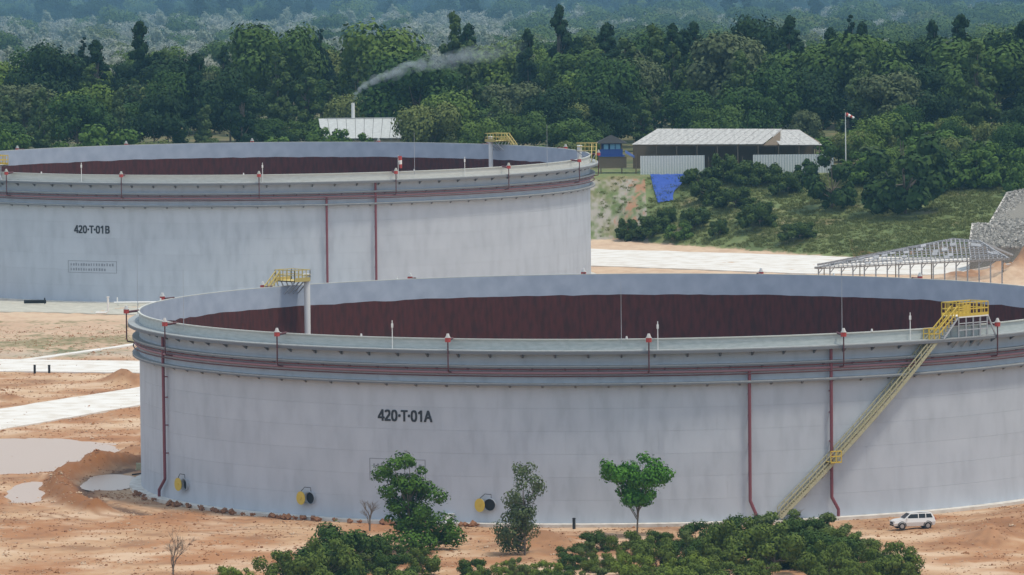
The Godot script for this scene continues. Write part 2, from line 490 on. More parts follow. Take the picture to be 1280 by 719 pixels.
func access_platform(t: Node3D, deg0: float, deg1: float):
	# walk-over above the rim: raised deck, steps down to the wind girder on both sides
	var root := Node3D.new(); root.name = "access_platform"; t.add_child(root, true)
	var yd := 20.18; var yg := 18.0
	var ri := TANK_R - 1.3; var ro := TANK_R + 1.25
	var deck := Mb.new()
	deck.ring(ri, ro, yd - 0.14, yd, 6, deg_to_rad(deg0), deg_to_rad(deg1))
	pm("deck", deck, M.white, root)
	var fr := Mb.new()
	for k in 5:
		var a := lerpf(deg0 + .12, deg1 - .12, k / 4.0)
		fr.bar(pol(ro - 0.1, a, yg), pol(ro - 0.1, a, yd - .14), .13, .13)
		fr.bar(pol(TANK_R + .12, a, yg), pol(TANK_R + .12, a, yd - .14), .12, .12)
	for y in [18.75, 19.45]:
		fr.bar(pol(ro - .1, deg0 + .1, y), pol(ro - .1, deg1 - .1, y), .09, .09)
	var am := (deg0 + deg1) * 0.5
	fr.bar(pol(ro - .1, deg0 - 2.2, yg), pol(ro - .1, deg0, yd - .1), .14, .14)
	fr.bar(pol(ro - .1, deg1 + 1.3, yg), pol(ro - .1, deg1, yd - .1), .14, .14)
	for k in 4:
		var a := lerpf(deg0 + .3, deg1 - .3, k / 3.0)
		fr.bar(pol(ro - .1, a, yg - .1), pol(TANK_R + .05, a, 16.9), .13, .13)
	pm("support_frame", fr, M.grey_steel, root)
	var rl := Mb.new()
	for r in [ri + .06, ro - .06]:
		railing(rl, [pol(r, deg0, yd), pol(r, am, yd), pol(r, deg1, yd)], 1.4, 0.55, .055)
	railing(rl, [pol(ri + .06, deg0, yd), pol(ro - .06, deg0, yd)], 1.4, 0.7, .05)
	railing(rl, [pol(ri + .06, deg1, yd), pol(ro - .06, deg1, yd)], 1.4, 0.7, .05)
	rl.ring(ro - .03, ro, yd, yd + .3, 4, deg_to_rad(deg0), deg_to_rad(deg1))
	rl.ring(ri, ri + .03, yd, yd + .3, 4, deg_to_rad(deg0), deg_to_rad(deg1))
	# sign boards and mesh infill on the railing
	rl.bar(pol(ro - .04, deg0 + .9, yd + .85), pol(ro - .04, deg0 + 2.0, yd + .85), .03, .75)
	pm("guard_rail", rl, M.yellow, root)
	var sr := Mb.new()
	for r in [TANK_R + .25, ro - .05]:
		railing(sr, [pol(r, deg0 - 2.9, yg), pol(r, deg0, yd)], 1.15, .6, .05)
		railing(sr, [pol(r, deg0 - 4.4, yg), pol(r, deg0 - 2.9, yg)], 1.1, .7, .045)
	pm("step_rail", sr, M.yellow, root)
	var tr := Mb.new()
	for k in 9:
		var t2 := (k + 0.5) / 9.0
		tr.box(pol(TANK_R + .72, lerpf(deg0 - 2.6, deg0, t2), lerpf(yg, yd, t2)), Vector3(.26, .05, .9), Basis(Vector3.UP, deg_to_rad(deg0)))
	var trm := pm("treads", tr, M.grey_steel, root)
	trm.set_meta("kind", "stuff")

func shell_stair(t: Node3D, deg0: float, deg1: float, landing: float):
	var root := Node3D.new(); root.name = "stairway"; t.add_child(root, true)
	var y0 := 0.35; var y1 := 17.95
	var ra := TANK_R + .28; var rb := TANK_R + 1.18
	for r in [ra, rb]:
		var b := Mb.new()
		for i in 24:
			var a := lerpf(deg0, deg1, i / 24.0); var e := lerpf(deg0, deg1, (i + 1) / 24.0)
			b.bar(pol(r, a, lerpf(y0, y1, i / 24.0)), pol(r, e, lerpf(y0, y1, (i + 1) / 24.0)), .06, .34)
		pm("stringer", b, M.olive, root)
		var h := Mb.new()
		var pts := []
		for i in 25: pts.append(pol(r, lerpf(deg0, deg1, i / 24.0), lerpf(y0, y1, i / 24.0)))
		railing(h, pts, 1.1, 1.0, .045)
		pm("hand_rail", h, M.olive, root)
	var tr := Mb.new()
	for i in 88:
		var f := (i + .5) / 88.0
		tr.box(pol((ra + rb) * .5, lerpf(deg0, deg1, f), lerpf(y0, y1, f)), Vector3(.27, .05, rb - ra), Basis(Vector3.UP, deg_to_rad(lerpf(deg0, deg1, f))))
	var tm := pm("treads", tr, M.olive, root)
	tm.set_meta("kind", "stuff")
	var f0 := (landing - deg0) / (deg1 - deg0)
	var yl := lerpf(y0, y1, f0)
	var lb := Mb.new()
	lb.ring(TANK_R + .05, rb + .35, yl - .12, yl, 4, deg_to_rad(landing - .7), deg_to_rad(landing + .7))
	railing(lb, [pol(rb + .32, landing - .65, yl), pol(rb + .32, landing + .65, yl)], 1.1, .7, .05)
	pm("landing", lb, M.yellow, root)
	# wall brackets under the flight
	for i in 9:
		var f := (i + .6) / 9.6
		var a := lerpf(deg0, deg1, f); var y := lerpf(y0, y1, f)
		var b := Mb.new()
		b.bar(pol(TANK_R, a, y - 1.0), pol(rb, a, y - .2), .09, .09)
		b.bar(pol(TANK_R, a, y - .2), pol(rb, a, y - .2), .09, .09)
		pm("stair_bracket", b, M.grey_steel, root)

func gauge_platform(t: Node3D, deg: float, half: float, pole_deg: float):
	var root := Node3D.new(); root.name = "gauging_platform"; t.add_child(root, true)
	var yd := 19.75
	var d := Mb.new()
	d.ring(TANK_R - 2.1, TANK_R + 1.2, yd - .12, yd, 4, deg_to_rad(deg - half), deg_to_rad(deg + half))
	pm("deck", d, M.yellow_pale, root)
	var rl := Mb.new()
	for r in [TANK_R - 2.05, TANK_R + 1.15]:
		railing(rl, [pol(r, deg - half, yd), pol(r, deg, yd), pol(r, deg + half, yd)], 1.2, .6, .04)
	for a in [deg - half, deg + half]:
		railing(rl, [pol(TANK_R - 2.05, a, yd), pol(TANK_R + 1.15, a, yd)], 1.2, .7, .04)
	rl.ring(TANK_R - 2.1, TANK_R - 2.07, yd, yd + .35, 4, deg_to_rad(deg - half), deg_to_rad(deg + half))
	rl.ring(TANK_R + 1.15, TANK_R + 1.18, yd, yd + .35, 4, deg_to_rad(deg - half), deg_to_rad(deg + half))
	pm("guard_rail", rl, M.yellow_pale, root)
	var lg := Mb.new()
	for k in 4:
		var a := lerpf(deg - half + .2, deg + half - .2, k / 3.0)
		lg.bar(pol(TANK_R - .15, a, 18.2), pol(TANK_R - 1.9, a, yd - .12), .1, .1)
		lg.bar(pol(TANK_R + .15, a, 18.0), pol(TANK_R + 1.1, a, yd - .12), .1, .1)
	pm("support_frame", lg, M.grey_steel, root)
	# sloped ladder rail down to the girder
	var sl := Mb.new()
	var sgn := 1.0 if deg > 180.0 else -1.0
	railing(sl, [pol(TANK_R + 1.0, deg + sgn * half, yd), pol(TANK_R + 1.0, deg + sgn * (half + 2.0), 18.1)], 1.1, .6, .05)
	railing(sl, [pol(TANK_R + .3, deg + sgn * half, yd), pol(TANK_R + .3, deg + sgn * (half + 2.0), 18.1)], 1.1, .6, .05)
	pm("step_rail", sl, M.yellow_pale, root)
	var gp := Mb.new()
	gp.tube([pol(TANK_R - 1.6, pole_deg, 9.2), pol(TANK_R - 1.6, pole_deg, yd + .75)], .36, .36, 14)
	gp.tube([pol(TANK_R - 1.6, pole_deg, yd + .55), pol(TANK_R - 1.6, pole_deg, yd + .68)], .48, .48, 14)
	pm("gauge_pole", gp, M.white, t)

func inner_wall(t: Node3D):
	var edge := []
	var segs := 240
	for k in segs + 1:
		var a := TAU * (k % segs) / segs
		edge.append(16.70 + ns2.get_noise_2d(sin(a) * 900.0, cos(a) * 900.0) * .16)
	for w in 2:
		var b := Mb.new()
		var r := TANK_R - .13
		for k in segs:
			var a := TAU * k / segs; var e := TAU * (k + 1) / segs
			var da := Vector3(sin(a), 0, cos(a)); var db := Vector3(sin(e), 0, cos(e))
			var lo0: float = edge[k] if w == 0 else 0.2
			var lo1: float = edge[k + 1] if w == 0 else 0.2
			var hi0: float = TANK_H if w == 0 else edge[k]
			var hi1: float = TANK_H if w == 0 else edge[k + 1]
			b.quad_n(da * r + Vector3.UP * lo0, db * r + Vector3.UP * lo1, db * r + Vector3.UP * hi1, da * r + Vector3.UP * hi0, -da, -db, -db, -da)
			var su := 1.0 / 24.0 if w == 0 else 1.0 / 11.0
			var sv := 1.0 / 24.0 if w == 0 else 1.0 / 46.0
			var u0 := a * r * su; var u1 := e * r * su
			for q in [Vector2(u0, lo0 * sv), Vector2(u1, lo1 * sv), Vector2(u1, hi1 * sv), Vector2(u0, lo0 * sv), Vector2(u1, hi1 * sv), Vector2(u0, hi0 * sv)]: b.uv.append(q)
		var o := pm("inner_paint_band" if w == 0 else "inner_rust_coat", b, M.inner_paint if w == 0 else M.rust, t)
		o.set_meta("label", "blue grey painted band along the top of the inside wall" if w == 0 else "dark red rusty coat on the inside wall")

func make_tank(p: Dictionary) -> Node3D:
	var t := thing("storage_tank", p.label, "tank", p.at, 0.0, "open top storage tanks")
	# foundation and backing shell
	var b := Mb.new()
	b.ring(TANK_R - 1.0, TANK_R + 1.3, -0.6, 0.14, 120)
	pm("foundation_ring", b, M.concrete, t)
	b = Mb.new()
	b.ring(TANK_R - .06, TANK_R - .03, 0.14, TANK_H, 160)
	pm("backing_shell", b, M.backing, t)
	inner_wall(t)
	b = Mb.new()
	b.lathe([Vector2(0.01, 9.2), Vector2(TANK_R - .3, 9.2)], 96)
	b.ring(TANK_R - 4.0, TANK_R - .2, 8.6, 9.9, 96)
	pm("floating_roof", b, M.rust, t)
	# shell plates, eight courses, staggered
	var ch := (TANK_H - .14) / 8.0
	var span := TAU / 34.0
	var pmesh := plate_mesh(span, ch)
	rng.seed = p.seed
	for i in 8:
		for k in 34:
			var mi := rng.randi() % 5
			part("shell_plate", pmesh, t, M["plate%d" % mi], Vector3(0, .14 + i * ch, 0), span * (k + (.5 if i % 2 else 0.0) + .13 * i))
	# rim angle and stiffening rings
	b = Mb.new(); b.ring(TANK_R - .09, TANK_R + .14, TANK_H - .05, TANK_H + .07, 200)
	pm("rim_angle", b, M.rim, t)
	b = Mb.new(); b.ring(TANK_R + .002, TANK_R + .012, 18.001, TANK_H - .052, 200)
	pm("top_band", b, p.band, t)
	b = Mb.new()
	b.ring(TANK_R + .002, TANK_R + 1.25, 17.9, 18.0, 200)
	var wg := pm("wind_girder", b, M.girder, t)
	b = Mb.new(); b.ring(TANK_R + 1.20, TANK_R + 1.26, 17.62, 17.9, 200)  # lip coloured dark to paint the shade line under the girder
	pm("shade_lip", b, M.bracket, wg)
	for y in [16.42, 14.62]:
		b = Mb.new()
		b.ring(TANK_R + .002, TANK_R + .78, y - .1, y, 200)
		var sr := pm("stiffener_ring", b, M.girder, t)
		b = Mb.new(); b.ring(TANK_R + .74, TANK_R + .785, y - .26, y - .1, 200)  # dark-coloured lip stands in for the shade below each ring
		pm("shade_lip", b, M.bracket, sr)
	var ys := [17.9, 16.32, 14.52]
	for lv in 3:
		var w: float = [1.15, .72, .72][lv]
		var k3 := Mb.new()
		var hh := .75 if lv == 0 else .45
		for s in [-.09, .09]:
			k3.tri(Vector3(s, 0, TANK_R), Vector3(s, 0, TANK_R + w), Vector3(s, -hh, TANK_R))
		k3.quad(Vector3(-.09, 0, TANK_R + w), Vector3(.09, 0, TANK_R + w), Vector3(.09, -hh, TANK_R), Vector3(-.09, -hh, TANK_R))
		var km := k3.mesh(M.bracket)
		for k in 96: part("bracket", km, t, null, Vector3(0, ys[lv], 0), TAU * (k + .3 * lv) / 96.0)
	# red fire-water ring mains
	var pts := []
	for k in 161: pts.append(pol(TANK_R + .42, 360.0 * k / 160.0, 15.66))
	b = Mb.new(); b.tube(pts, .15, .15, 8, false)
	pm("ring_pipe", b, M.red_dusty, t)
	pts = []
	for k in 161: pts.append(pol(TANK_R + .66, 360.0 * k / 160.0, 15.33))
	b = Mb.new(); b.tube(pts, .075, .075, 6, false)
	pm("ring_pipe", b, M.red_dark, t)
	pts = []
	for k in 161: pts.append(pol(TANK_R + .6, 360.0 * k / 160.0, 16.02))
	b = Mb.new(); b.tube(pts, .06, .06, 6, false)
	pm("ring_pipe", b, M.red, t)
	# foam chambers all round
	var riser := Mb.new()
	riser.tube([Vector3(0, 15.66, TANK_R + .42), Vector3(0, 15.8, TANK_R + 1.3), Vector3(0, 16.1, TANK_R + 1.38), Vector3(0, 19.0, TANK_R + 1.38)], .075, .075, 8)
	riser.tube([Vector3(0, 19.0, TANK_R + 1.35), Vector3(0, 19.15, TANK_R - .05)], .13, .13, 8)
	var cham := Mb.new()
	cham.tube([Vector3(0, 18.85, TANK_R + 1.38), Vector3(0, 18.95, TANK_R + 1.38), Vector3(0, 19.3, TANK_R + 1.38)], .3, .3, 12)
	var cap := Mb.new()
	cap.tube([Vector3(0, 19.3, TANK_R + 1.38), Vector3(0, 19.42, TANK_R + 1.38), Vector3(0, 19.72, TANK_R + 1.38)], .33, .12, 12)
	var rm := riser.mesh(M.red_dark); var hm := cham.mesh(M.red_cap); var cm := cap.mesh(p.cap)
	for k in 16:
		var a := deg_to_rad(p.foam + 22.5 * k)
		var r := part("foam_chamber", hm, t, null, Vector3.ZERO, a)
		part("riser", rm, r); part("cap", cm, r)
	# red downcomers with a kick at the foot
	for q in p.drops:
		b = Mb.new()
		b.tube([pol(TANK_R + .5, q[0], q[1]), pol(TANK_R + .45, q[0], 2.6), pol(TANK_R + .45, q[0], 2.2), pol(TANK_R + .5, q[0] + q[2], .9), pol(TANK_R + .5, q[0] + q[2], .2)], .17, .17, 8)
		for y in [5.0, 8.0, 11.0, 13.2]: b.bar(pol(TANK_R, q[0], y), pol(TANK_R + .5, q[0], y), .12, .12)
		pm("downcomer_pipe", b, M.red, t)
	# lamp posts and lightning rods on the rim
	for a in p.lamps:
		b = Mb.new()
		b.tube([pol(TANK_R + .3, a, 18.0), pol(TANK_R + .3, a, 20.9)], .06, .05, 6)
		var lp := pm("lamp_post", b, M.white, t)
		var hb := Mb.new(); hb.box(pol(TANK_R + .3, a, 20.35), Vector3(.22, .42, .22))
		pm("lamp_head", hb, M.white, lp)
	for a in p.rods:
		b = Mb.new()
		b.tube([pol(TANK_R + .2, a, 18.6), pol(TANK_R + .2, a, 25.0)], .035, .015, 5)
		pm("lightning_rod", b, M.grey_steel, t)
	for a in p.vents:
		b = Mb.new(); b.tube([pol(TANK_R + .1, a, 19.1), pol(TANK_R + .1, a, 19.4)], .13, .08, 8)
		pm("rim_vent", b, M.white, t)
	# open manholes with yellow covers swung aside
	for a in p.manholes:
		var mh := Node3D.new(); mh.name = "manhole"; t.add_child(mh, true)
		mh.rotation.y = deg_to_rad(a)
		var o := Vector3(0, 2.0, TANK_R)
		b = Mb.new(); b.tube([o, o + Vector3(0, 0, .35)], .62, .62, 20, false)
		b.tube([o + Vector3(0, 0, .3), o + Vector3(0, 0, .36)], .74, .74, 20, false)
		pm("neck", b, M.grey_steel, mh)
		b = Mb.new(); b.tube([o + Vector3(0, 0, .02), o + Vector3(0, 0, .05)], .61, .61, 20)  # black disc across the neck paints the dark inside of the hole
		pm("dark_hole_disc", b, M.dark, mh)
		b = Mb.new()
		var fa := deg_to_rad(-a * .75) - .7
		var cd := Vector3(sin(fa), 0, cos(fa))
		var cx := o + Vector3(-.95, -.02, .55)
		b.tube([cx, cx + cd * .07], .7, .7, 22)
		b.tube([cx + cd * .07, cx + cd * .12], .16, .14, 10)
		pm("cover", b, M.yellow, mh)
		b = Mb.new()
		b.tube([o + Vector3(.2, .7, .3), o + Vector3(.2, 1.1, .35), o + Vector3(-.4, 1.15, .6), cx + Vector3(0, .7, 0)], .035, .035, 6)
		pm("davit_arm", b, M.dark, mh)
	# number and notice box
	var num := part("tank_number", lettering(p.number, p.num_w, 1.12, TANK_R, M.letter), t, null, Vector3(0, p.num_y, 0), deg_to_rad(p.num_deg))
	num.set_meta("label", "black painted number " + p.number)
	b = Mb.new()
	var nb: Array = p.notice     # deg0, deg1, y0, y1, rows
	var a0 := deg_to_rad(nb[0]); var a1 := deg_to_rad(nb[1])
	b.ring(TANK_R, TANK_R + .012, nb[2], nb[2] + .07, 20, a0, a1)
	b.ring(TANK_R, TANK_R + .012, nb[3] - .07, nb[3], 20, a0, a1)
	for a in [a0, a1]: b.ring(TANK_R, TANK_R + .014, nb[2], nb[3], 1, a - .0008, a + .0008)
	rng.seed = 5
	for rrow in 2:
		var yc := lerpf(nb[3], nb[2], .30 + .40 * rrow)
		var k := a0 + .008
		while k < a1 - .012:
			var gap := rng.randf() < .1 or (rrow == 1 and k > lerpf(a0, a1, .72) and rng.randf() < .8)
			if not gap: b.ring(TANK_R, TANK_R + .011, yc - .22, yc + .22 - rng.randf() * .1, 1, k, k + rng.randf_range(.003, .006))
			k += .0085
	pm("notice_box", b, M.faded, t)
	return t

# ------------------------------------------------------------------ vegetation
func blobs_for(style: String, h: float, r: float, rg: RandomNumberGenerator) -> Array:
	var o := []
	match style:
		"round":
			for i in 20:
				var a := rg.randf() * TAU; var q := sqrt(rg.randf()) * r * .72
				var y := rg.randf_range(.42, .9) * h
				var k := 1.0 - pow(absf(y / h - .62) / .45, 2.0) * .5
				o.append([Vector3(cos(a) * q * k, y, sin(a) * q * k), r * rg.randf_range(.22, .42)])
		"tall":
			for i in 40:
				var y := (.2 + .76 * (i + rg.randf()) / 40.0) * h
				var k := r * (1.0 - pow(y / h, 2.2) * .55) * rg.randf_range(.6, 1.15)
				var a := rg.randf() * TAU; var q := sqrt(rg.randf()) * k * (1.05 - .6 * y / h)
				o.append([Vector3(cos(a) * q, y, sin(a) * q), r * rg.randf_range(.2, .36) * (1.2 - .6 * y / h)])
		"spire":
			for i in 22:
				var f := float(i) / 21.0
				var y := lerpf(.2, .97, f) * h
				var k := r * (1.0 - f * .88)
				var a := rg.randf() * TAU
				o.append([Vector3(cos(a) * k * .5, y, sin(a) * k * .5), maxf(k * .55, .35)])
		"umbrella":
			for i in 30:
				var a := rg.randf() * TAU; var q := sqrt(rg.randf()) * r * .9
				o.append([Vector3(cos(a) * q, h * (rg.randf_range(.68, .9) - .0 + .1 * q / r), sin(a) * q), r * rg.randf_range(.14, .26)])
			for i in 14:
				var a := rg.randf() * TAU; var q := rg.randf() * r * .4
				o.append([Vector3(cos(a) * q, h * rg.randf_range(.48, .68), sin(a) * q), r * rg.randf_range(.16, .24)])
		"shrub":
			for i in 26:
				var a := rg.randf() * TAU; var q := sqrt(rg.randf()) * r * .85
				o.append([Vector3(cos(a) * q, h * rg.randf_range(.08, .88) * (1.0 - .4 * q / r), sin(a) * q), r * rg.randf_range(.14, .30)])
		"two":
			for i in 34:
				var f := rg.randf()
				var a := rg.randf() * TAU; var q := sqrt(rg.randf()) * r * (.72 - .35 * absf(f - .62))
				o.append([Vector3(cos(a) * q + r * .12 * sin(f * 5.0), h * lerpf(.34, .96, f), sin(a) * q), r * rg.randf_range(.12, .27)])
			for i in 14:
				var a := rg.randf() * TAU; var q := sqrt(rg.randf()) * r * .8
				o.append([Vector3(cos(a) * q + r * .2, h * rg.randf_range(.08, .34), sin(a) * q), r * rg.randf_range(.18, .34)])
	return o

func make_tree(sd: int, style: String, h: float, r: float, leaves: int, size: float, dark: Color, lite: Color, thin := 1.0, aspect := .75) -> Array:
	var rg := RandomNumberGenerator.new()
	rg.seed = sd
	var bl := blobs_for(style, h, r, rg)
	var tot := 0.0
	for q in bl: tot += q[1] * q[1]
	var b := Mb.new()
	for q in bl:
		var cnt := int(leaves * q[1] * q[1] / tot)
		for i in cnt:
			var z := rg.randf_range(-1, 1); var a := rg.randf() * TAU
			var s := sqrt(1.0 - z * z)
			var dir := Vector3(s * cos(a), z, s * sin(a))
			var rad: float = q[1] * (1.0 - .45 * rg.randf() * rg.randf() + (.35 * rg.randf() if rg.randf() < .22 else 0.0)) * (1.0 + .22 * ns.get_noise_3d(dir.x * 60.0 + q[0].x * 9.0, dir.y * 60.0, dir.z * 60.0 + q[0].z * 9.0) * 2.0)
			var p: Vector3 = q[0] + dir * rad * Vector3(1, .82, 1)
			if p.y < .05: p.y = .05 + rg.randf() * .3
			var nn := (dir + Vector3(rg.randf() - .5, rg.randf() - .3, rg.randf() - .5) * 0.9).normalized()
			var col := dark.lerp(lite, rg.randf())
			b.leaf(p, nn, size * rg.randf_range(.6, 1.35), col, rg, aspect)
	var tk := Mb.new()
	var th := h * (.6 if style != "shrub" else .3)
	var bend := Vector3(rg.randf_range(-.04, .04) * h, 0, rg.randf_range(-.03, .03) * h)
	var r0 := maxf(h * .017, .07) * thin
	tk.tube([Vector3(0, -.3, 0), Vector3(0, th * .3, 0) + bend * .3, Vector3(0, th * .65, 0) + bend, Vector3(0, th, 0) + bend], r0, r0 * .5, 6)
	for q in bl:
		if rg.randf() < .7:
			var f := rg.randf_range(.35, .95)
			var s0 := Vector3(0, th * f, 0) + bend * f
			if q[0].y < s0.y * .8: s0 = Vector3(0, maxf(q[0].y * .6, 0.1), 0)
			tk.tube([s0, s0.lerp(q[0], .5) + Vector3(0, -.05 * h * .3, 0), q[0]], r0 * .45, r0 * .14, 4, false)
	return [tk.mesh(M.bark), b.mesh(M.leaf)]

func make_palm(sd: int, h: float) -> Array:
	var rg := RandomNumberGenerator.new(); rg.seed = sd
	var tk := Mb.new()
	tk.tube([Vector3(0, -.3, 0), Vector3(.05, h * .5, 0), Vector3(0, h * .7, 0)], .3, .24, 8)
	var b := Mb.new()
	for i in 22:
		var a := rg.randf() * TAU; var el := rg.randf_range(-.1, 1.2)
		var dir := Vector3(cos(a), 0, sin(a))
		var prev := Vector3(0, h * .7, 0)
		var l := rg.randf_range(2.4, 3.4)
		var col := C(.045, .075, .03).lerp(C(.10, .14, .055), rg.randf())
		for k in 9:
			var f := (k + 1) / 9.0
			var p := Vector3(0, h * .7, 0) + dir * l * f * cos(el * .6) + Vector3.UP * (l * (f * sin(el) - f * f * .75))
			var t := (p - prev).normalized()
			var side := t.cross(Vector3.UP).normalized()
			for s in [-1.0, 1.0]:
				var w: Vector3 = side * s * (.75 * sin(f * 2.6) + .1) - Vector3.UP * .28
				b.tri(prev, p, prev.lerp(p, .5) + w + t * .2)
				b.tri(prev.lerp(p, .5), p, p + w * .8 + t * .2)
				for q in 6: b.c.append(col)
			prev = p
	return [tk.mesh(M.bark), b.mesh(M.leaf)]

func branch(b: Mb, p: Vector3, dir: Vector3, l: float, r: float, depth: int, rg: RandomNumberGenerator):
	var q := p + dir * l
	b.tube([p, p.lerp(q, .5) + Vector3(rg.randf() - .5, 0, rg.randf() - .5) * l * .1, q], r, r * .6, 5 if depth > 2 else 3, false)
	if depth <= 0: return
	for i in (3 if depth > 1 else 4):
		var nd := (dir + Vector3(rg.randf() - .5, rg.randf_range(-.25, .45), rg.randf() - .5) * 1.3).normalized()
		branch(b, p.lerp(q, rg.randf_range(.45, 1.0)), nd, l * rg.randf_range(.55, .8), r * .55, depth - 1, rg)

func make_bare(sd: int, h: float, depth := 4) -> Array:
	var rg := RandomNumberGenerator.new(); rg.seed = sd
	var tk := Mb.new()
	tk.tube([Vector3(0, -.3, 0), Vector3(.05, h * .25, 0), Vector3(0, h * .4, .03)], .09, .06, 6)
	var b := Mb.new()
	for i in 5:
		var nd := Vector3(rg.randf() - .5, .9, rg.randf() - .5).normalized()
		branch(b, Vector3(0, h * rg.randf_range(.12, .4), 0), nd, h * .26, .05, depth, rg)
	return [tk.mesh(M.twig), b.mesh(M.twig)]

var protos := {}

func plant(kind: String, called: String, label: String, category: String, group: String, at: Vector3, scl := 1.0, turn := 0.0, crown_name := "crown") -> Node3D:
	var o := thing(called, label, category, at, turn, group)
	var wd := 1.0 + .16 * sin(at.x * 7.3 + at.z); var tl := 1.0 + .14 * sin(at.x * 3.1 + at.z * 1.7)
	o.scale = Vector3(scl * wd, scl * tl, scl * wd)
	var pr: Array = protos[kind]
	part("trunk" if crown_name == "crown" else "stem", pr[0], o)
	part(crown_name, pr[1], o)
	return o

func make_protos():
	protos.round0 = make_tree(101, "round", 12.0, 7.3, 9200, .56, C(.055, .100, .026), C(.085, .140, .036))
	protos.round1 = make_tree(102, "round", 11.0, 6.8, 8600, .56, C(.085, .140, .030), C(.125, .185, .042))
	protos.round2 = make_tree(103, "round", 13.0, 7.3, 9200, .56, C(.022, .046, .019), C(.036, .066, .026))
	protos.round3 = make_tree(109, "round", 10.0, 6.8, 8600, .56, C(.115, .145, .046), C(.160, .190, .062))
	protos.round4 = make_tree(114, "round", 12.0, 7.8, 9200, .56, C(.036, .078, .022), C(.058, .105, .030))
	protos.round5 = make_tree(115, "round", 12.5, 6.3, 8600, .56, C(.080, .105, .050), C(.120, .150, .070))
	protos.tall0 = make_tree(104, "tall", 18.0, 4.0, 8640, .56, C(.018, .040, .018), C(.030, .058, .024))
	protos.tall1 = make_tree(105, "tall", 17.0, 3.8, 6880, .56, C(.055, .095, .030), C(.085, .125, .040))
	protos.tall2 = make_tree(116, "tall", 16.0, 4.4, 6880, .56, C(.070, .110, .040), C(.105, .150, .056))
	protos.spire0 = make_tree(106, "spire", 19.0, 4.0, 7360, .56, C(.014, .032, .018), C(.024, .046, .024))
	protos.low0 = make_tree(107, "shrub", 6.0, 4.0, 4800, .42, C(.060, .115, .024), C(.100, .165, .036))
	protos.low1 = make_tree(108, "shrub", 5.0, 3.2, 4600, .38, C(.045, .078, .022), C(.075, .112, .033))
	protos.bush_tall = make_tree(110, "shrub", 6.0, 2.4, 4600, .34, C(.030, .062, .018), C(.050, .085, .026))
	protos.scrub = make_tree(111, "round", 9.0, 4.4, 3200, .62, C(.30, .33, .27), C(.40, .42, .36), .8, .3)
	protos.scrub2 = make_tree(112, "tall", 10.0, 3.2, 2800, .62, C(.24, .29, .21), C(.33, .37, .28), .8, .3)
	protos.palm = make_palm(113, 8.0)
	protos.fg_tall = make_tree(121, "two", 9.8, 4.1, 12500, .27, C(.055, .115, .020), C(.085, .160, .028))
	protos.fg_grey = make_tree(127, "two", 8.8, 3.6, 6500, .25, C(.085, .115, .050), C(.130, .165, .075), .9)
	protos.fg_umbrella = make_tree(123, "umbrella", 6.9, 3.9, 7500, .28, C(.060, .160, .022), C(.090, .215, .032))
	protos.fg_shrub0 = make_tree(124, "shrub", 4.6, 3.2, 7000, .24, C(.085, .125, .026), C(.135, .18, .042))
	protos.fg_shrub1 = make_tree(125, "shrub", 3.8, 3.0, 6500, .22, C(.042, .078, .020), C(.070, .115, .028))
	protos.fg_shrub2 = make_tree(126, "shrub", 3.2, 2.8, 5500, .22, C(.125, .175, .030), C(.180, .240, .045))
	protos.fg_shrub3 = make_tree(128, "shrub", 5.0, 2.4, 5500, .22, C(.095, .130, .040), C(.140, .180, .060))
	protos.bare = make_bare(131, 6.0)
	protos.bare2 = make_bare(132, 4.5, 3)

# ------------------------------------------------------------------ buildings
func roof_slope(parent: Node, a: Vector3, b: Vector3, c: Vector3, d: Vector3, n: int, mats: Array, jitter := 0.02):
	# n roofing sheets side by side on the quad a-b (eave) to d-c (ridge)
	for i in n:
		var f := float(i) / n; var g := (i + 1.0) / n - .004
		var p := a.lerp(b, f); var q := a.lerp(b, g); var r := d.lerp(c, g); var s := d.lerp(c, f)
		var up := Vector3.UP * (.03 + rng.randf() * jitter)
		var m := Mb.new()
		m.quad(p + up, s + up, r + up, q + up)
		var lo := Vector3.UP * -.03
		m.quad(q + lo, r + lo, s + lo, p + lo)
		m.quad(p + lo, p + up, q + up, q + lo); m.quad(s + up, s + lo, r + lo, r + up)
		m.quad(p + lo, s + lo, s + up, p + up); m.quad(q + up, r + up, r + lo, q + lo)
		pm("roof_sheet", m, mats[rng.randi() % mats.size()], parent)

